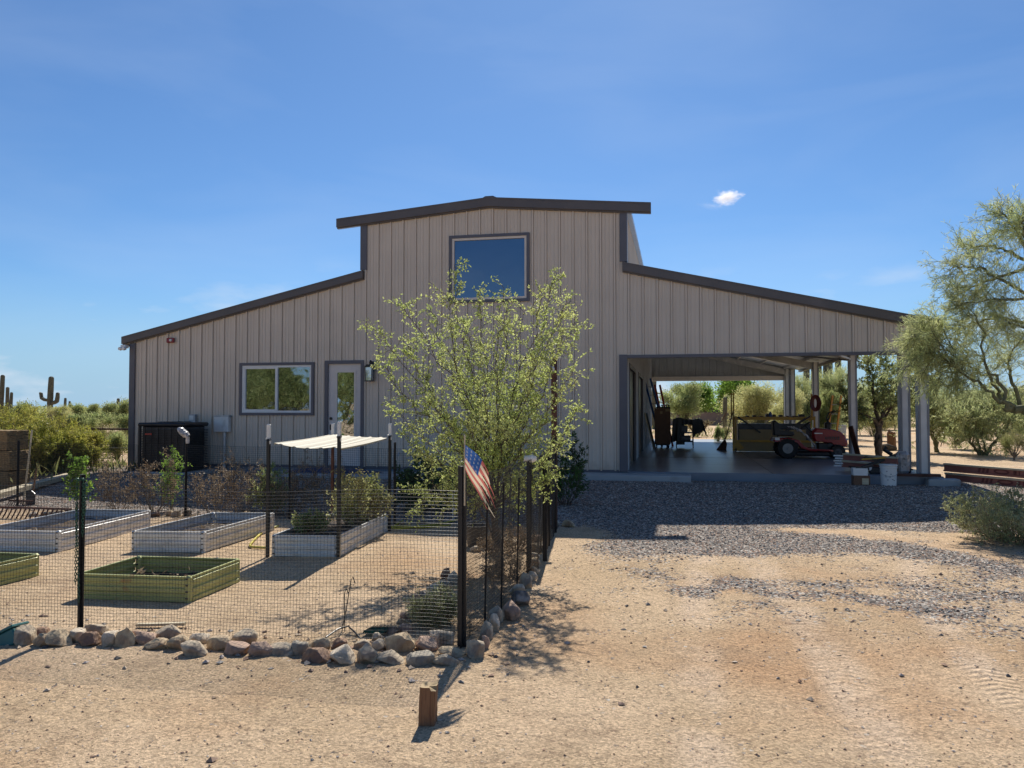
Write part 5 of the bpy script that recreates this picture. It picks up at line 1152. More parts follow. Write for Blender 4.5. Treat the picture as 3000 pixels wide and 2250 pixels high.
p = G(1650, 1490); shrub(p[0], p[1]+.3, .7, 1.45, 26, .055, .022, 52, 'dark_shrub', 'dark glossy shrub staked beside the end of the side fence', 'shrub', M['bark'], M['l_dark'], nl=9, tw=.18)
p = G(1262, 1838); shrub(p[0], p[1]+.1, .40, .34, 60, .030, .006, 53, 'weed_clump', 'pale green weed clump growing inside the fence corner rocks', 'weed', M['twig'], M['l_grey'], nl=8)
p = G(1120, 1480); shrub(-.0, -4.3, 1.2, .95, 34, .07, .035, 54, 'citrus_shrub', 'dark green leafy citrus shrub behind the shaded bed', 'shrub', M['bark'], M['l_dark'], nl=9)
shrub(-2.55, -5.0, .8, .85, 20, .05, .025, 55, 'green_vine', 'yellow-green vine tangle climbing the back fence left of the canopy', 'vine', M['twig'], M['l_far'], nl=9, ecc=.4)
shrub(-4.45, -5.05, .35, 1.15, 9, .05, .018, 56, 'green_vine', 'slender green vine on the back fence in front of the air conditioner', 'vine', M['twig'], M['l_bright'], nl=8, ecc=.4)
shrub(-6.15, -5.2, .3, 1.2, 7, .06, .04, 57, 'green_vine', 'bright green leafy vine on the far left fence', 'vine', M['twig'], M['l_bright'], nl=7, ecc=.4)
for i, (x, lab) in enumerate([(-5.3, 'brown dry vine on the back fence left of the wrapped post'), (-4.6, 'brown dry vine on the back fence just left of the wrapped post'), (-3.45, 'brown dry vine on the back fence right of the wrapped post'), (-2.9, 'brown dry vine on the back fence beneath the electrical box'), (-2.1, 'brown dry vine on the back fence by the left canopy post'), (-1.5, 'brown dry vine on the back fence behind the canopy')]):
    shrub(x, -5.3, .85, .95+.2*(i % 2), 17, .045, .012, 60+i, 'dry_vine', lab, 'vine', M['twig'], M['l_dry'], nl=6, ecc=.35, tw=.28, group='dry vines on the back fence')
for i, (x, y, w_, h_, m_, lab) in enumerate([(-.45, -7.9, .45, .30, 'l_far', 'low green vegetable plant at the front of the shaded bed'), (-.2, -7.2, .5, .8, 'l_olive', 'tall tomato vine in the middle of the shaded bed'), (-.1, -6.8, .5, .75, 'l_grass', 'yellowing vine at the back of the shaded bed')]):
    shrub(x, y, w_, h_, 34, .04, .018, 70+i, 'vegetable_plant', lab, 'plant', M['twig'], m_ and M[m_], nl=6, z=GZ+.16, group='plants in the shaded bed')
for i, (x, y, w_, h_, lab) in enumerate([(-10.25, -.7, 1.5, 1.15, 'low spreading creosote bush lobe nearest the barn corner'), (-10.7, -1.2, 2.2, 1.4, 'wide yellow-green creosote bush between the garden and the barn corner'), (-11.9, -.7, 2.2, 1.6, 'tall yellow-green creosote bush behind the rake at left'), (-13.3, -.4, 2.4, 1.7, 'yellow-green creosote bush behind the hay bales')]):
    shrub(x, y, w_, h_, 150, .07, .017, 90+i, 'creosote_bush', lab, 'bush', M['twig'], M['l_bush'], nl=14, spread=.6, tw=.24, group='creosote bushes')
for i, (px, py, lab) in enumerate([(1440, 1630, 'dry weed at the foot of the leafy tree'), (1505, 1620, 'dry weed against the side fence, right of the tree trunk'), (1480, 1700, 'dry weed in front of the tree trunk inside the fence')]):
    p = G(px, py); shrub(p[0], p[1]+.1, .5, .34, 22, .03, .007, 80+i, 'dry_weed', lab, 'weed', M['twig'], M['l_dry'], nl=6, group='dry weeds under the tree')
# unseen trees added behind the camera for the window glass to mirror
for i, (x, y, sx, sz) in enumerate([(-15, -36, 1.7, 1.45), (-19.5, -38, 1.8, 1.9), (-24, -36, 1.8, 2.05), (-28.5, -39, 1.9, 2.0), (-33, -37, 1.8, 1.9), (-37, -40, 1.8, 1.8), (-8, -42, 1.6, 1.3)]):
    place('round', x, y, sx, sz, i, 'desert_tree', 'desert tree added behind the camera, seen only mirrored in the barn windows', 'tree', 'trees added for the window reflections', z=-.4)
# low rail fence, left distance
b_ = AZ(277, 1368, -.12); Y = b_[1]
t = thing('rail_fence', 'low fence with dark top rail and posts in the left distance', 'fence', (b_[0], Y, -.12))
zr_ = AY(277, 1257, Y)[2]; MB().bar((b_[0]-9, Y-.4, zr_+.02), (b_[0]+3.5, Y, zr_), .04, .045).build('rail', M['rust'], t)
for k in range(-4, 2): MB().box((b_[0]+k*2.4-.026, Y-.03+(.0 if k >= 0 else k*.1), -.3), (b_[0]+k*2.4+.026, Y+.03, zr_-.02)).build('post', M['rust'], t)
m_ = MB().box((b_[0]-9, Y+.3, .35), (b_[0]+3.5, Y+.31, .36)); m_.build('wire', M['galv'], t)
# low perimeter wall beyond the bay
a_ = AZ(1940, 1246, -.12); c_ = AZ(2330, 1247, -.12); m_ = MB().bar((a_[0]-8, a_[1], .35), (c_[0]+8, c_[1], .35), .25, 1.15).bar((a_[0]-8, a_[1], .95), (c_[0]+8, c_[1], .95), .32, .08)
m_.build('block_wall', mat('block_wall', (.26, .19, .15), .9, var=.1, vs=2), None, label='long low brown block wall across the sand beyond the bay', cat='wall')
# ================================================ THINGS IN THE BAY
def on(px, py, z=0): p = AZ(px, py, z); return float(p[0]), float(p[1])
# tall cardboard coloured cabinet on castors
x, y = 3.42+.25, 10.7; t = thing('tall_box', 'tall brown cardboard box on a wheeled dolly in the bay', 'box', (x, y, 0))
MB().box((x-.27, y-.25, .13), (x+.27, y+.3, 1.38), bev=.01).build('carton', M['brown'], t)
MB().box((x-.08, y-.256, 1.18), (x+.0, y-.2505, 1.27)).box((x+.1, y-.256, 1.26), (x+.25, y-.2505, 1.34)).build('printed_mark', M['tan'], t)
MB().box((x-.24, y-.22, .09), (x+.24, y+.26, .125)).build('dolly_deck', M['black'], t)
for sx in (-.2, .2): MB().lathe((x+sx, y-.17, .045), [(.045, -.02), (.045, .02)], 14, 'X').build('castor', M['rubber'], t)
t2 = thing('clamp_set', 'black clamps and tools lying on top of the tall brown box', 'tool', (x, y, 1.38))
m_ = MB().box((x-.22, y-.2, 1.381), (x+.27, y+.1, 1.42), bev=.01)
for dx in (0, .14, .22): m_.tube([(x+dx, y-.1, 1.41), (x+dx-.02, y-.1, 1.50)], .022, 8).box((x+dx-.05, y-.13, 1.46), (x+dx+.04, y-.08, 1.485))
m_.build('clamp', M['black'], t2)
# ladders leaning
def ladder(a, b_, w_, m, name, label, th=.07):
    a = Vector(a); b_ = Vector(b_); t = thing(name, label, 'ladder', a); side = Vector(w_)
    for s_ in (-1, 1): MB().bar(a+side*s_, b_+side*s_, .03, th).build('rail', M[m], t)
    n = int((b_-a).length/.3)
    for k in range(1, n): p = a.lerp(b_, k/n); MB().tube([p-side, p+side], .015, 6).build('rung', M['galv'], t)
ladder((3.75, 11.3, 0), (3.12, 11.6, 2.45), (.11, .02, 0), 'blue', 'extension_ladder', 'dark blue fibreglass ladder leaning on the bay wall')
ladder((3.92, 11.6, 0), (3.47, 11.8, 2.22), (.09, .02, 0), 'redf', 'step_ladder', 'folded red fibreglass ladder beside the blue one')
x, y = on(2372, 1257+30); xl, yl = 9.15, 9.3
ladder((xl-.25, yl, .0), (xl+.02, yl+.2, 1.78), (.13, 0, 0), 'orange', 'step_ladder', 'orange ladder leaning against a bay column behind the mower')
# leaning panel
t = thing('plywood_sheet', 'long pale edged panel leaning against the bay wall left of the tall box', 'panel', (3.2, 9.8, 0))
MB().bar((3.40, 9.7, .0), (3.10, 9.72, 1.22), .35, .035).build('sheet', M['board'], t); MB().bar((3.45, 9.72, .0), (3.15, 9.74, 1.2), .30, .015).build('backing', M['steel'], t)
# covered cart
x, y = 4.42, 10.9; t = thing('tool_cart', 'black rolling tool cart with shelves draped by a dark cloth', 'cart', (x, y, 0))
for z in (.2, .5, .8): MB().box((x-.3, y-.25, z), (x+.3, y+.25, z+.04), bev=.01).build('shelf', M['black'], t)
for sx in (-.28, .28):
    for sy in (-.22, .22): MB().box((x+sx-.02, y+sy-.02, .08), (x+sx+.02, y+sy+.02, .95)).build('leg', M['black'], t)
for sx in (-.28, .28): MB().lathe((x+sx, y-.22, .05), [(.05, -.015), (.05, .015)], 14, 'X').build('wheel', M['rubber'], t)
MB().box((x-.3, y-.05, .1), (x+.0, y+.24, .93), bev=.01).build('cabinet_side', M['black'], t); MB().box((x-.22, y-.24, .55), (x+.1, y+.1, .76), bev=.01).build('drawer', M['steel'], t)
MB().box((x-.26, y-.27, .24), (x+.2, y+.1, .42), bev=.02).build('bin', M['steel'], t)
m_ = MB(); V = []; NX, NY = 36, 15
for j in range(NY+1):
    for i in range(NX+1):
        u = i/NX; hem = .82 if u < .12 else (.85-.15*math.sin((u-.1)*9) if u < .30 else (.16 if u < .68 else .50+.12*math.sin(u*20)))
        if u < .30: hem = .80
        X = x-.40+1.0*u; k = max(0, (j-5)/(NY-5)); zt_ = 1.0+.03*math.sin(u*8)+.04*mn.noise(Vector((u*6, j*.3, 1)))-.25*max(0, u-.8)
        Y = y+.28-.58*min(1, j/5)-.02*math.sin(u*40)*k; V.append((X+(.16*k if u > .8 else (-.06*k if u < .2 else 0)), Y, zt_-k*hem))
m_.add(V, [(j*(NX+1)+i, j*(NX+1)+i+1, (j+1)*(NX+1)+i+1, (j+1)*(NX+1)+i) for j in range(NY) for i in range(NX)]); m_.build('dust_cover', M['black'], t)
# broom
x, y = 5.75, 9.4; t = thing('broom', 'straw broom with long dark handle standing left of the yellow scaffold', 'broom', (x, y, 0))
MB().tube([(x-.08, y, .22), (x+.22, y+.1, 1.28)], .013, 8).build('handle', M['steel'], t); MB().prism([(x-.34, .0), (x-.02, .0), (x+.0, .22), (x-.04, .34), (x-.10, .33), (x-.2, .2)], y-.04, y+.03).build('bristles', M['rust'], t)
# yellow scaffold with boards
X0, X1, Y0, Y1 = 5.98, 8.35, 8.7, 9.55
t = thing('scaffold', 'yellow rolling baker scaffold loaded with plywood boards and tools', 'scaffold', ((X0+X1)/2, 9.1, 0))
for xx in (X0, X1):
    for yy in (Y0, Y1): MB().box((xx-.03, yy-.03, .08), (xx+.03, yy+.03, 1.12)).build('leg', M['yellow'], t); MB().lathe((xx, yy, .06), [(.06, -.02), (.06, .02)], 14, 'X').build('castor', M['rubber'], t)
MB().box((X0-.03, Y0-.032, 1.00), (X1+.03, Y0-.06+.08, 1.10)).build('side_rail', M['yellow'], t); MB().box((X0, Y1-.02, 1.0), (X1, Y1+.02, 1.1)).build('side_rail', M['yellow'], t)
MB().box((X0-.03, Y0-.05, .30), (X1, Y0+.0, .37)).build('side_rail', M['yellow'], t); MB().prism([(X0-.1, 0.02), (X0+.1, .02), (X0+.25, .12), (X0+.05, .36), (X0-.1, .36)], Y0-.04, Y0-.0).build('foot_bracket', M['yellow'], t)
MB().box((X0+.03, Y0+.05, 1.0), (X1-.03, Y1-.05, 1.04)).build('platform', M['steel'], t)
for dx in (0, .07): MB().box((X0-.03+dx-.06, Y1-.02, 1.1), (X0+.01+dx-.06, Y1+.02, 1.88)).build('upright', M['yellow'], t)
MB().box((X1-.05, Y0+.3, 1.1), (X1+.01, Y0+.36, 1.82)).build('upright', M['yellow'], t)
MB().box((X0+.1, Y0+.01, .01), (X1-.1, Y0+.06, .31)).build('lower_drawer', M['tan'], t)
MB().bar((X0+.06, Y0-.06, 1.1), (X0+.75, Y0-.06, .6), .03, .05).build('brace', M['black'], t)
MB().box((X0+.08, Y0+.12, .33), (X1-.1, Y1-.1, .88)).build('crate_box', M['steel'], t)
o = MB().box((X0+.11, Y0+.005, .365), (X1-.25, Y0+.03, .70)).build('plywood_board', M['tan'], None, label='tan plywood sheet standing on the scaffold lower rail', cat='board')
t = thing('tool_pile', 'row of dark power tools and a blue bottle lying on the scaffold top', 'tool', (7.1, 9.1, 1.0)); rs_ = random.Random(4)
m_ = MB()
for k in range(9):
    xx = X0+.35+k*.2; hh = rs_.uniform(.03, .1); m_.box((xx, Y0+.2, 1.045), (xx+rs_.uniform(.08, .19), Y0+.45, 1.09+hh), bev=.012)
m_.build('tool_case', M['black'], t); MB().lathe((X0+1.08, Y0+.2, 1.045), [(.05, 0), (.05, .16), (.03, .18), (.03, .22)], 14).build('bottle', M['blue'], t)
for k, (xa, za, xb, zb_) in enumerate(((7.35, .55, 8.2, 1.12), (7.2, .5, 8.05, 1.05))):
    MB().bar((xa, Y0-.2-.05*k, za), (xb, Y0-.12-.05*k, zb_), .03, .045).build('hand_truck_bar', M['black'], None, label=('upper' if k == 0 else 'lower')+' black bar slanting across the right end of the scaffold', cat='bar', group='slanting black bars')
# red hose coil hung on the scaffold upright
m_ = MB(); cx, cy, cz = X1+.07, Y0+.22, 1.53
for k in range(9): m_.tube([(cx+(.05+.014*k)*math.cos(a), cy-.02*(k % 3), cz+(.15+.013*k)*math.sin(a)) for a in np.linspace(0, 6.283, 30)], .010, 6)
m_.build('hose_coil', M['hosered'], None, label='coil of red air hose hanging on the scaffold upright', cat='hose')
MB().tube([(cx-.17, cy, cz+.1), (cx-.25, cy, cz-.1), (cx-.24, cy, cz-.3), (cx-.1, cy, cz-.44), (cx-.32, cy, cz-.6), (cx-.1, cy, cz-.85)], .010, 6).build('air_line', M['black'], None, label='loose black air line dangling below the red hose coil', cat='hose')
# exercise bike handlebars behind the mower
x, y = 8.75, 8.3; t = thing('exercise_bike', 'dark exercise bike with curved handlebars behind the mower', 'exercise bike', (x, y, 0))
MB().tube([(x, y, .2), (x-.05, y, .75), (x-.08, y, 1.05)], .035, 8).box((x-.3, y-.04, .02), (x+.3, y+.04, .08)).build('frame', M['black'], t); MB().lathe((x+.05, y, .4), [(.22, -.05), (.24, 0), (.22, .05)], 24, 'Y').build('flywheel', M['steel'], t)
for s_ in (-1, 1): MB().tube([(x-.08, y, 1.0), (x-.08, y+.2*s_, 1.05), (x-.02, y+.22*s_, 1.22), (x+.16, y+.22*s_, 1.3)], .02, 8).build('handlebar', M['black'], t)
MB().box((x-.18, y-.12, .72), (x+.02, y+.12, .95), bev=.05).build('console', M['steel'], t)
# riding mower
mx, my = 7.72, 5.75
t = thing('riding_mower', 'dark red riding lawn mower parked sideways in the open bay', 'riding mower', (mx, my, 0))
def wheel(x, y, r, w_, rim):
    o = MB().lathe((x, y, r), [(r*.6, -w_/2), (r*.93, -w_/2), (r, -w_*.32), (r, w_*.32), (r*.93, w_/2), (r*.6, w_/2)], 30, 'Y'); o = o.build('wheel', M['rubber'], t)
    MB().lathe((x, y-.001, r), [(r*.5, -w_/2-.004), (r*.46, -w_/2+.03), (r*.18, -w_/2+.035), (r*.14, -w_/2-.01), (r*.05, -w_/2-.02)], 24, 'Y').build('rim', M[rim], o)
    m_ = MB()
    for k in range(20):
        a = 2*math.pi*k/20; m_.box((-r*.04, -w_*.48, -.012), (r*.04, w_*.48, .010), M4=Matrix.Translation((x+r*math.sin(a), y, r+r*math.cos(a))) @ Matrix.Rotation(a, 4, 'Y'))
    m_.build('tread', M['rubber'], o)
for s_ in (-.36, .36): wheel(mx-.62, my+s_, .275, .24, 'rimgrey'); wheel(mx+.68, my+s_*.95, .19, .16, 'steel')
hood = [(.05, .60), (.06, .76), (.14, .83), (.55, .80), (.78, .74), (.90, .62), (.97, .42), (.95, .32), (.62, .34), (.55, .42), (.10, .46)]
def shell(prof, y0, y1, bev):
    n = len(prof); c = (sum(p[0] for p in prof)/n, sum(p[1] for p in prof)/n); V = []; rings = [(y0, .86), (y0+bev*.4, .95), (y0+bev, 1), (y1-bev, 1), (y1-bev*.4, .95), (y1, .86)]
    for yy, k in rings: V += [(mx+c[0]+(p[0]-c[0])*k, my+yy, c[1]+(p[1]-c[1])*k) for p in prof]
    m_ = MB(); m_.add(V, [(r*n+i, r*n+(i+1) % n, (r+1)*n+(i+1) % n, (r+1)*n+i) for r in range(len(rings)-1) for i in range(n)] + [tuple(range(n-1, -1, -1)), tuple((len(rings)-1)*n+i for i in range(n))]); return m_
hd = shell(hood, -.27, .27, .07).build('hood', M['red'], t, smooth=False)
m_ = MB()
for k in range(7): m_.box((mx+.38+k*.055, my-.276, .52), (mx+.41+k*.055, my-.268, .60))
m_.build('vent', M['black'], hd); MB().box((mx+.1, my-.277, .675), (mx+.31, my-.268, .70)).build('badge', M['white'], hd)
MB().lathe((mx+.93, my-.14, .5), [(.05, -.02), (.045, .03)], 12, 'X').build('headlight', M['white'], hd)
MB().box((mx+.2, my-.24, .22), (mx+.85, my+.24, .42), bev=.02).lathe((mx+.5, my-.25, .36), [(.06, -.02), (.06, .05)], 12, 'Y').build('engine', M['black'], t)
fen = [(-1.0, .46), (-.95, .55), (-.55, .57), (-.32, .50), (-.18, .34), (-.02, .26), (.55, .24), (.55, .20), (-.05, .21), (-.25, .28), (-.38, .43), (-.6, .50), (-.9, .48)]
shell(fen, -.46, .46, .03).build('fender', M['red'], t)
MB().box((mx-.35, my-.4, .21), (mx+.35, my+.4, .24)).build('footrest', M['black'], t)
MB().box((mx-.42, my-.5, .08), (mx+.45, my+.5, .19), bev=.04).build('mower_deck', M['black'], t)
seat = [(-.95, .62), (-.98, 1.0), (-.90, 1.04), (-.83, .98), (-.80, .76), (-.42, .72), (-.40, .64), (-.46, .6)]
shell(seat, -.22, .22, .05).build('seat', M['black'], t)
MB().tube([(mx+.08, my, .70), (mx-.10, my, .90)], .02, 8).build('steering_column', M['black'], t)
c = Vector((mx-.10, my, .90)); ax_ = Vector((-.55, 0, .83)).normalized(); s1 = Vector((0, 1, 0)); s2 = ax_.cross(s1)
m_ = MB().tube([c+(s1*math.cos(a)+s2*math.sin(a))*.17 for a in np.linspace(0, 6.283, 26)], .014, 6)
for a in (0, 2.1, 4.2): m_.tube([c, c+(s1*math.cos(a)+s2*math.sin(a))*.17], .01, 5)
m_.build('steering_wheel', M['black'], t)
MB().box((mx-.95, my-.47, .50), (mx-.83, my-.462, .57)).build('label_plate', M['white'], t)
m_ = MB(); V = []; NX, NY = 16, 10
for j in range(NY+1):
    for i in range(NX+1):
        u, v = i/NX, j/NY; V.append((mx-.62+.75*u+.05*v, my-.46+.12*v, .86-.62*u*u*(1.0)+.0-(v-.5)*.1*u-.02*mn.noise(Vector((u*8, v*8, 2)))*4-.0))
m_.add(V, [(j*(NX+1)+i, j*(NX+1)+i+1, (j+1)*(NX+1)+i+1, (j+1)*(NX+1)+i) for j in range(NY) for i in range(NX)]); m_.build('plastic_sheet', M['bag'], None, label='clear plastic sheet draped over the mower seat and fender', cat='plastic sheet')
# stack of lumber on dolly
def beam(a, b_, h, w_, label, group, marks=True, endw=True, off=0.):
    t = thing('engineered_joist', label, 'lumber', a, group); a = Vector(a); b_ = Vector(b_); MB().bar(a, b_, w_*.35, h-.07).build('web', M['redlum'], t)
    for s_ in (-1, 1): MB().bar(a+Vector((0, 0, s_*(h/2-.02))), b_+Vector((0, 0, s_*(h/2-.02))), w_, .035).build('flange', M['redlum' if s_ < 0 else 'board'], t)
    if marks:
        d = (b_-a); L_ = d.length; d.normalize(); n = Vector((d.y, -d.x, 0)); n = n if n.y < 0 else -n; q = .7+off
        while q < L_-1:
            m_ = MB()
            o_ = a+d*q+n*(w_*.175+.003)
            for k in range(3): m_.add([tuple(o_+d*(k*.09+zz*.3)+Vector((0, 0, zz))) for zz in (-.045, .045)]+[tuple(o_+d*(k*.09+.05+zz*.3)+Vector((0, 0, zz))) for zz in (.045, -.045)], [(0, 1, 2, 3)])
            c = o_+d*.5; ang = np.linspace(0, 6.283, 17)[:-1]; P = [tuple(c+d*(.17*math.cos(a_))+Vector((0, 0, .05*math.sin(a_)))) for a_ in ang]+[tuple(c+d*(.12*math.cos(a_))+Vector((0, 0, .025*math.sin(a_)))) for a_ in ang]
            m_.add(P, [(i, (i+1) % 16, 16+(i+1) % 16, 16+i) for i in range(16)])
            m_.box(tuple(c+d*.25-Vector((0, .001, .035))), tuple(c+d*.31+Vector((0, .001, .035)))).box(tuple(c+d*.36-Vector((0, .001, .035))), tuple(c+d*.38+Vector((0, .001, .035)))); q += 1.9
            m_.build('stamped_mark', M['redmark'], t)
pA = AZ(2445, 1362, .22); 
xa, ya = 7.62, 1.1
J0 = AY(2467, 1350, 1.3); J1 = AY(2625, 1378, .25)
for k, (dz, lab) in enumerate([(.18, 'lower red-brown joist on the low dollies at the bay entrance'), (.335, 'upper red-brown joist on the low dollies at the bay entrance')]):
    beam((J0[0]+.03*k, J0[1], dz-.03), (J1[0]+.03*k, J1[1], dz-.04), .15, .07, lab, 'joists on dollies', off=-.3)
o = MB()
for k in range(5):
    z = .10+.055*k; o.bar((J0[0]-.17+.03*(k % 2), J0[1]+.03, z), (J0[0]+.02, J0[1]-.01, z), .06, .03)
o.build('gutter_bundle', M['white'], None, label='bundle of white metal channels poking out left of the joists', cat='metal channels')
for k, dx in enumerate((.38, .95)):
    x, y = J0[0]+dx, J0[1]-.1-.55*dx; t = thing('dolly', ('left' if k == 0 else 'right')+' low black dolly under the joists', 'dolly', (x, y, 0), 'dollies under the joists'); MB().box((x-.28, y-.18, .085), (x+.28, y+.18, .11)).build('deck', M['black'], t)
    for sx in (-.2, .2): MB().lathe((x+sx, y-.15, .045), [(.045, -.015), (.045, .015)], 14, 'Y').build('castor', M['rubber'], t)
t = thing('floor_jack', 'dark tool frame with yellow bar piled against the joists', 'tool', (8.3, .55, 0)); x, y = 8.25, .55
MB().bar((x-.3, y, .12), (x+.4, y-.1, .42), .05, .06).bar((x-.25, y-.1, .35), (x+.35, y+.05, .15), .04, .05).box((x-.15, y-.1, .0), (x+.25, y+.1, .14), bev=.02).tube([(x+.3, y, .4), (x+.15, y, .5), (x+.2, y, .56)], .04, 8).build('frame', M['black'], t)
MB().bar((x-.32, y-.12, .30), (x+.35, y-.1, .36), .025, .03).build('yellow_bar', M['yellow'], t); 
for dx in (-.18, .3): MB().lathe((x+dx, y-.16, .12 if dx < 0 else .2), [(.05, 0), (.045, -.02), (.01, -.022)], 14, 'Y').build('cap', M['zinc'], t)
# bags behind column
t = thing('cement_bag', 'crumpled blue-grey bag standing behind the corner columns', 'bag', (8.72, .5, 0)); MB().box((8.6, .35, 0), (8.86, .6, .48), bev=.07).build('sack', M['bag'], t)
# dark board leaning on the middle column
o = MB().bar((9.06, 6.0, .0), (8.90, 6.25, .86), .03, .17); o.build('dark_board', M['rust'], None, label='dark board leaning against the middle bay column', cat='board')
# dark plank on the slab end and bucket, box
MB().bar((8.35, -.08, .03), (9.25, -.22, .04), .16, .05).build('dark_plank', M['rust'], None, label='dark plank lying across the slab edge by the corner column', cat='board')
zb = gz(8.2, -.85)
x, y = 8.16, -.75; t = thing('white_bucket', 'white plastic paint bucket with lid in front of the slab edge', 'bucket', (x, y, zb))
MB().lathe((x, y, zb-.05), [(.135, 0), (.15, .38), (.158, .385), (.158, .40), (.15, .405), (.155, .425)], 26).build('pail', M['white'], t)
MB().lathe((x, y, zb+.376), [(.165, 0), (.165, .02), (.15, .025)], 26).build('lid', M['zinc'], t)
MB().tube([(x+.155*math.cos(a), y-.155*abs(math.sin(a)), zb+.27-.09*math.sin(a)) for a in np.linspace(0, math.pi, 16)], .004, 5).build('handle', M['galv'], t)
m_ = MB(); rs_ = random.Random(9)
for k in range(9): a = -1.57+rs_.uniform(-.6, .6); zz = zb+rs_.uniform(.08, .3); m_.box((x+.149*math.cos(a)-.012, y+.149*math.sin(a)-.004, zz), (x+.149*math.cos(a)+.012, y+.149*math.sin(a)+.0, zz+.012))
m_.build('bucket_print', M['trim'], t)
x, y = 7.68, -.72; t = thing('cardboard_box', 'small brown carton with a white label in front of the slab edge', 'box', (x, y, zb))
MB().box((x-.17, y-.12, zb-.04), (x+.13, y+.12, zb+.18), bev=.006).build('carton', M['brown'], t); MB().box((x-.02, y-.126, zb+.01), (x+.10, y-.1205, zb+.13)).build('paper_label', M['board'], t)
t = thing('open_tub', 'open white tub holding tools on top of the brown carton', 'tub', (x-.03, y, zb+.18)); z1 = zb+.182
m_ = MB(); X0_, X1_, Y0_, Y1_ = x-.17, x+.09, y-.1, y+.1
m_.box((X0_, Y0_, z1), (X1_, Y1_, z1+.01)).box((X0_, Y0_, z1+.01), (X1_, Y0_+.01, z1+.14)).box((X0_, Y1_-.01, z1+.01), (X1_, Y1_, z1+.14)).box((X0_, Y0_+.01, z1+.01), (X0_+.01, Y1_-.01, z1+.14)).box((X1_-.01, Y0_+.01, z1+.01), (X1_, Y1_-.01, z1+.14)); m_.build('tub_wall', M['white'], t)
MB().bar((x-.15, y, z1+.1), (x+.2, y-.02, z1+.19), .05, .04).bar((x-.1, y+.03, z1+.13), (x+.14, y+.02, z1+.12), .06, .05).build('tool', M['black'], t)
# long joists on the ground to the right of the barn
for k, (pa, pb, z, lab) in enumerate([((2728, 1378), (3000, 1412), .30, 'upper'), ((2728, 1398), (3000, 1432), .08, 'lower')]):
    a = np.array([9.62, .75]); b_ = AZ(3000, 1428, -.12)[:2]; d = (b_-a); a2 = a; b2 = a+d*2.0
    beam((a2[0], a2[1]-.06*k, -.05+.19*(1-k)), (b2[0], b2[1]-.06*k, -.05+.19*(1-k)), .175, .07, lab+' long red joist of the stack lying on the sand right of the barn', 'joists stacked on the sand', off=.1+.05*k)
for k, u in enumerate((.1, .45)): 
    a = np.array([9.62, .75]); b_ = AZ(3000, 1428, -.12)[:2]; p = a+(b_-a)*u*2
# carved stump, seat, cooler beyond
def trunklet(px, py, h, r, label, name='tree_stump', m='wood'):
    p = AZ(px, py, -.12); m_ = MB(); V = []
    for i in range(9):
        for j in range(16):
            a = 2*math.pi*j/16; rr = r*(1-.25*i/8)*(1+.25*mn.noise(Vector((math.cos(a)*2, math.sin(a)*2, i*.5+px)))); V.append((p[0]+rr*math.cos(a), p[1]+rr*math.sin(a), -.2+(h+.1)*i/8*(1+.35*(mn.noise(Vector((math.cos(a)*2, math.sin(a)*2, 5)))) if i == 8 else 1)))
    m_.add(V, [(i*16+j, i*16+(j+1) % 16, (i+1)*16+(j+1) % 16, (i+1)*16+j) for i in range(8) for j in range(16)]+[tuple(8*16+j for j in range(16))]); m_.build(name, M[m], None, label=label, cat='stump')
trunklet(2612, 1318, .62, .17, 'jagged weathered tree stump on the sand beyond the bay')
p = AZ(2598, 1320, -.12); MB().tube([(p[0]-.35, p[1], -.02), (p[0], p[1]-.1, .0), (p[0]+.3, p[1], -.06)], [.1, .13, .07], 10).build('fallen_log', M['bark'], None, label='short fallen log beside the jagged stump', cat='log')
p = AZ(2780, 1308, -.12); t = thing('metal_bench', 'low white topped metal bench on the far sand', 'seat', (p[0], p[1], -.12)); MB().box((p[0]-.25, p[1]-.2, .38), (p[0]+.25, p[1]+.2, .42), bev=.01).build('seat_top', M['white'], t)
for s_ in (-1, 1): MB().tube([(p[0]-.35, p[1]+s_*.18, -.12), (p[0]-.2, p[1]+s_*.18, .38), (p[0]+.2, p[1]+s_*.18, .38), (p[0]+.35, p[1]+s_*.18, -.12)], .015, 6).build('leg_frame', M['iron'], t)
x, y = on(2463, 1300, -.12); t = thing('white_cooler', 'white cooler on a small stand just past the mower nose', 'cooler', (x, y, -.12)); MB().box((x-.2, y-.15, .3), (x+.2, y+.15, .62), bev=.02).build('cooler_body', M['zinc'], t); MB().box((x-.21, y-.16, .62), (x+.21, y+.16, .67), bev=.01).build('lid', M['white'], t)
for sx in (-.17, .17): MB().box((x+sx-.015, y-.12, -.12), (x+sx+.015, y+.12, .3)).build('leg', M['galv'], t)
# parked dark vehicle beyond the wall
d = ray(2092, 1213); d /= np.linalg.norm(d); p = CAM+d*88; x, y = p[0], p[1]
t = thing('parked_vehicle', 'dark parked vehicle partly hidden behind the low block wall', 'car', (x, y, -.12))
MB().prism([(x-2.3, .35), (x+2.3, .35), (x+2.3, 1.1), (x+1.5, 1.2), (x-.9, 1.25), (x-2.3, 1.1)], y-.9, y+.9).build('body', M['steel'], t); MB().prism([(x-2.0, 1.2), (x+1.4, 1.2), (x+.8, 1.85), (x-1.7, 1.85)], y-.8, y+.8).build('cabin', M['black'], t)
for sx in (-1.5, 1.5): MB().lathe((x+sx, y-.85, .22), [(.34, -.1), (.34, .1)], 18, 'Y').build('wheel', M['rubber'], t)
# garden rake pole leaning beyond bay
p = AZ(2085, 1283, -.12); MB().tube([(p[0], p[1], -.12), (p[0]+.75, p[1], 1.2)], .018, 6).build('leaning_pole', M['rust'], None, label='thin reddish pole leaning on the slim saguaro beyond the bay', cat='pole')

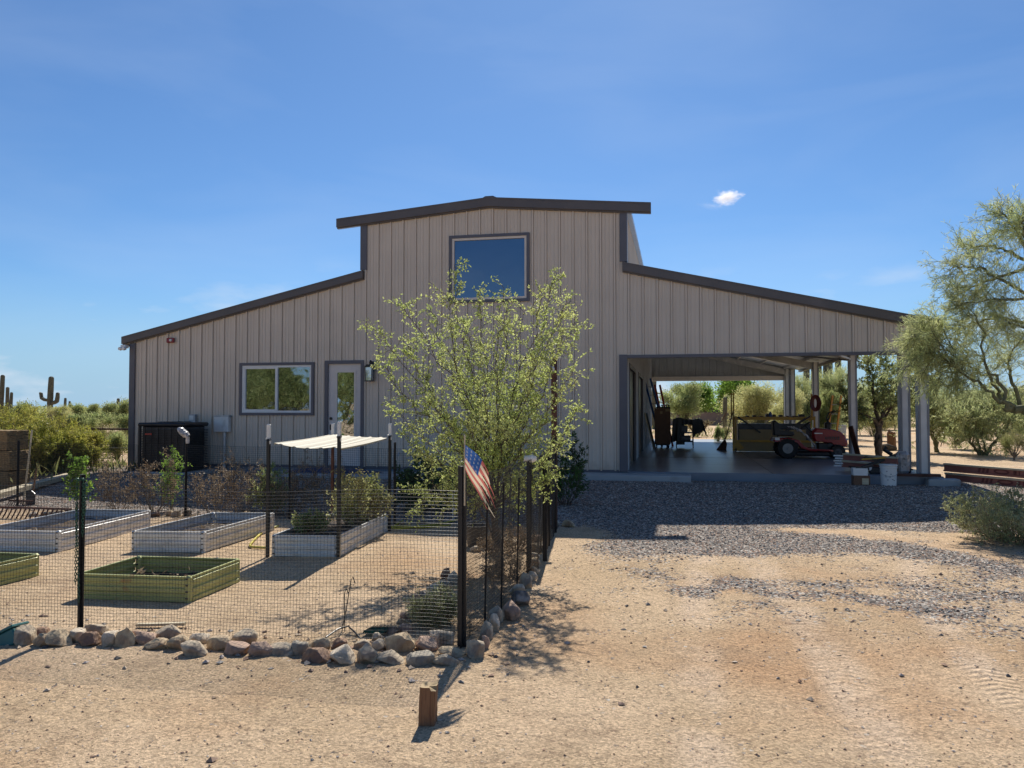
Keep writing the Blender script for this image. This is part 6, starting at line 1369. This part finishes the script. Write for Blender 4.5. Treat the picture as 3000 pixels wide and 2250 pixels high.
# small cloud, a real lump of vapour a kilometre off
d = ray(2130, 577); d /= np.linalg.norm(d); c = CAM+d*1500
bm = bmesh.new(); bmesh.ops.create_icosphere(bm, subdivisions=3, radius=1); me = bpy.data.meshes.new('cloud'); bm.to_mesh(me); bm.free()
cm = bpy.data.materials.new('cloud_vapour'); cm.use_nodes = True; nt = cm.node_tree; nt.nodes.remove(nt.nodes['Principled BSDF']); L = nt.links.new
pv = nd(nt, 'VolumePrincipled'); pv.inputs['Color'].default_value = (1, 1, 1, 1); pv.inputs['Anisotropy'].default_value = .2
tc = nd(nt, 'TexCoord'); n = nd(nt, 'TexNoise'); n.inputs['Scale'].default_value = 2.3; n.inputs['Detail'].default_value = 8; n.inputs['Roughness'].default_value = .68; L(tc.outputs['Object'], n.inputs[0])
ln_ = nd(nt, 'VectorMath', operation='LENGTH'); L(tc.outputs['Object'], ln_.inputs[0]); r1 = nd(nt, 'MapRange'); r1.inputs[1].default_value = .1; r1.inputs[2].default_value = 1.0; r1.inputs[3].default_value = .18; r1.inputs[4].default_value = -.32; L(ln_.outputs['Value'], r1.inputs[0])
ad = nd(nt, 'Math', operation='ADD'); L(n.outputs[0], ad.inputs[0]); L(r1.outputs[0], ad.inputs[1]); r2 = nd(nt, 'MapRange'); r2.inputs[1].default_value = .46; r2.inputs[2].default_value = .80; r2.inputs[3].default_value = 0; r2.inputs[4].default_value = .20; L(ad.outputs[0], r2.inputs[0]); L(r2.outputs[0], pv.inputs['Density'])
L(pv.outputs[0], nt.nodes['Material Output'].inputs['Volume']); me.materials.append(cm)
o = bpy.data.objects.new('cloud', me); S.collection.objects.link(o); o.location = c; o.scale = (44, 26, 24); tag(o, 'small white puffy cloud alone in the sky right of the barn roof', 'cloud')

d = ray(2085, 603); d /= np.linalg.norm(d); c = CAM+d*1510
me2 = me.copy(); m2 = cm.copy(); m2.name = 'wisp_vapour'
for n_ in m2.node_tree.nodes:
    if n_.type == 'MAP_RANGE' and abs(n_.inputs[4].default_value-.20) < 1e-4: n_.inputs[4].default_value = .012
me2.materials[0] = m2; o = bpy.data.objects.new('cloud_wisp', me2); S.collection.objects.link(o); o.location = c; o.scale = (48, 20, 12); o.rotation_euler = (0, .25, 0); tag(o, 'faint thin wisp of cloud just left of the small white cloud', 'cloud')
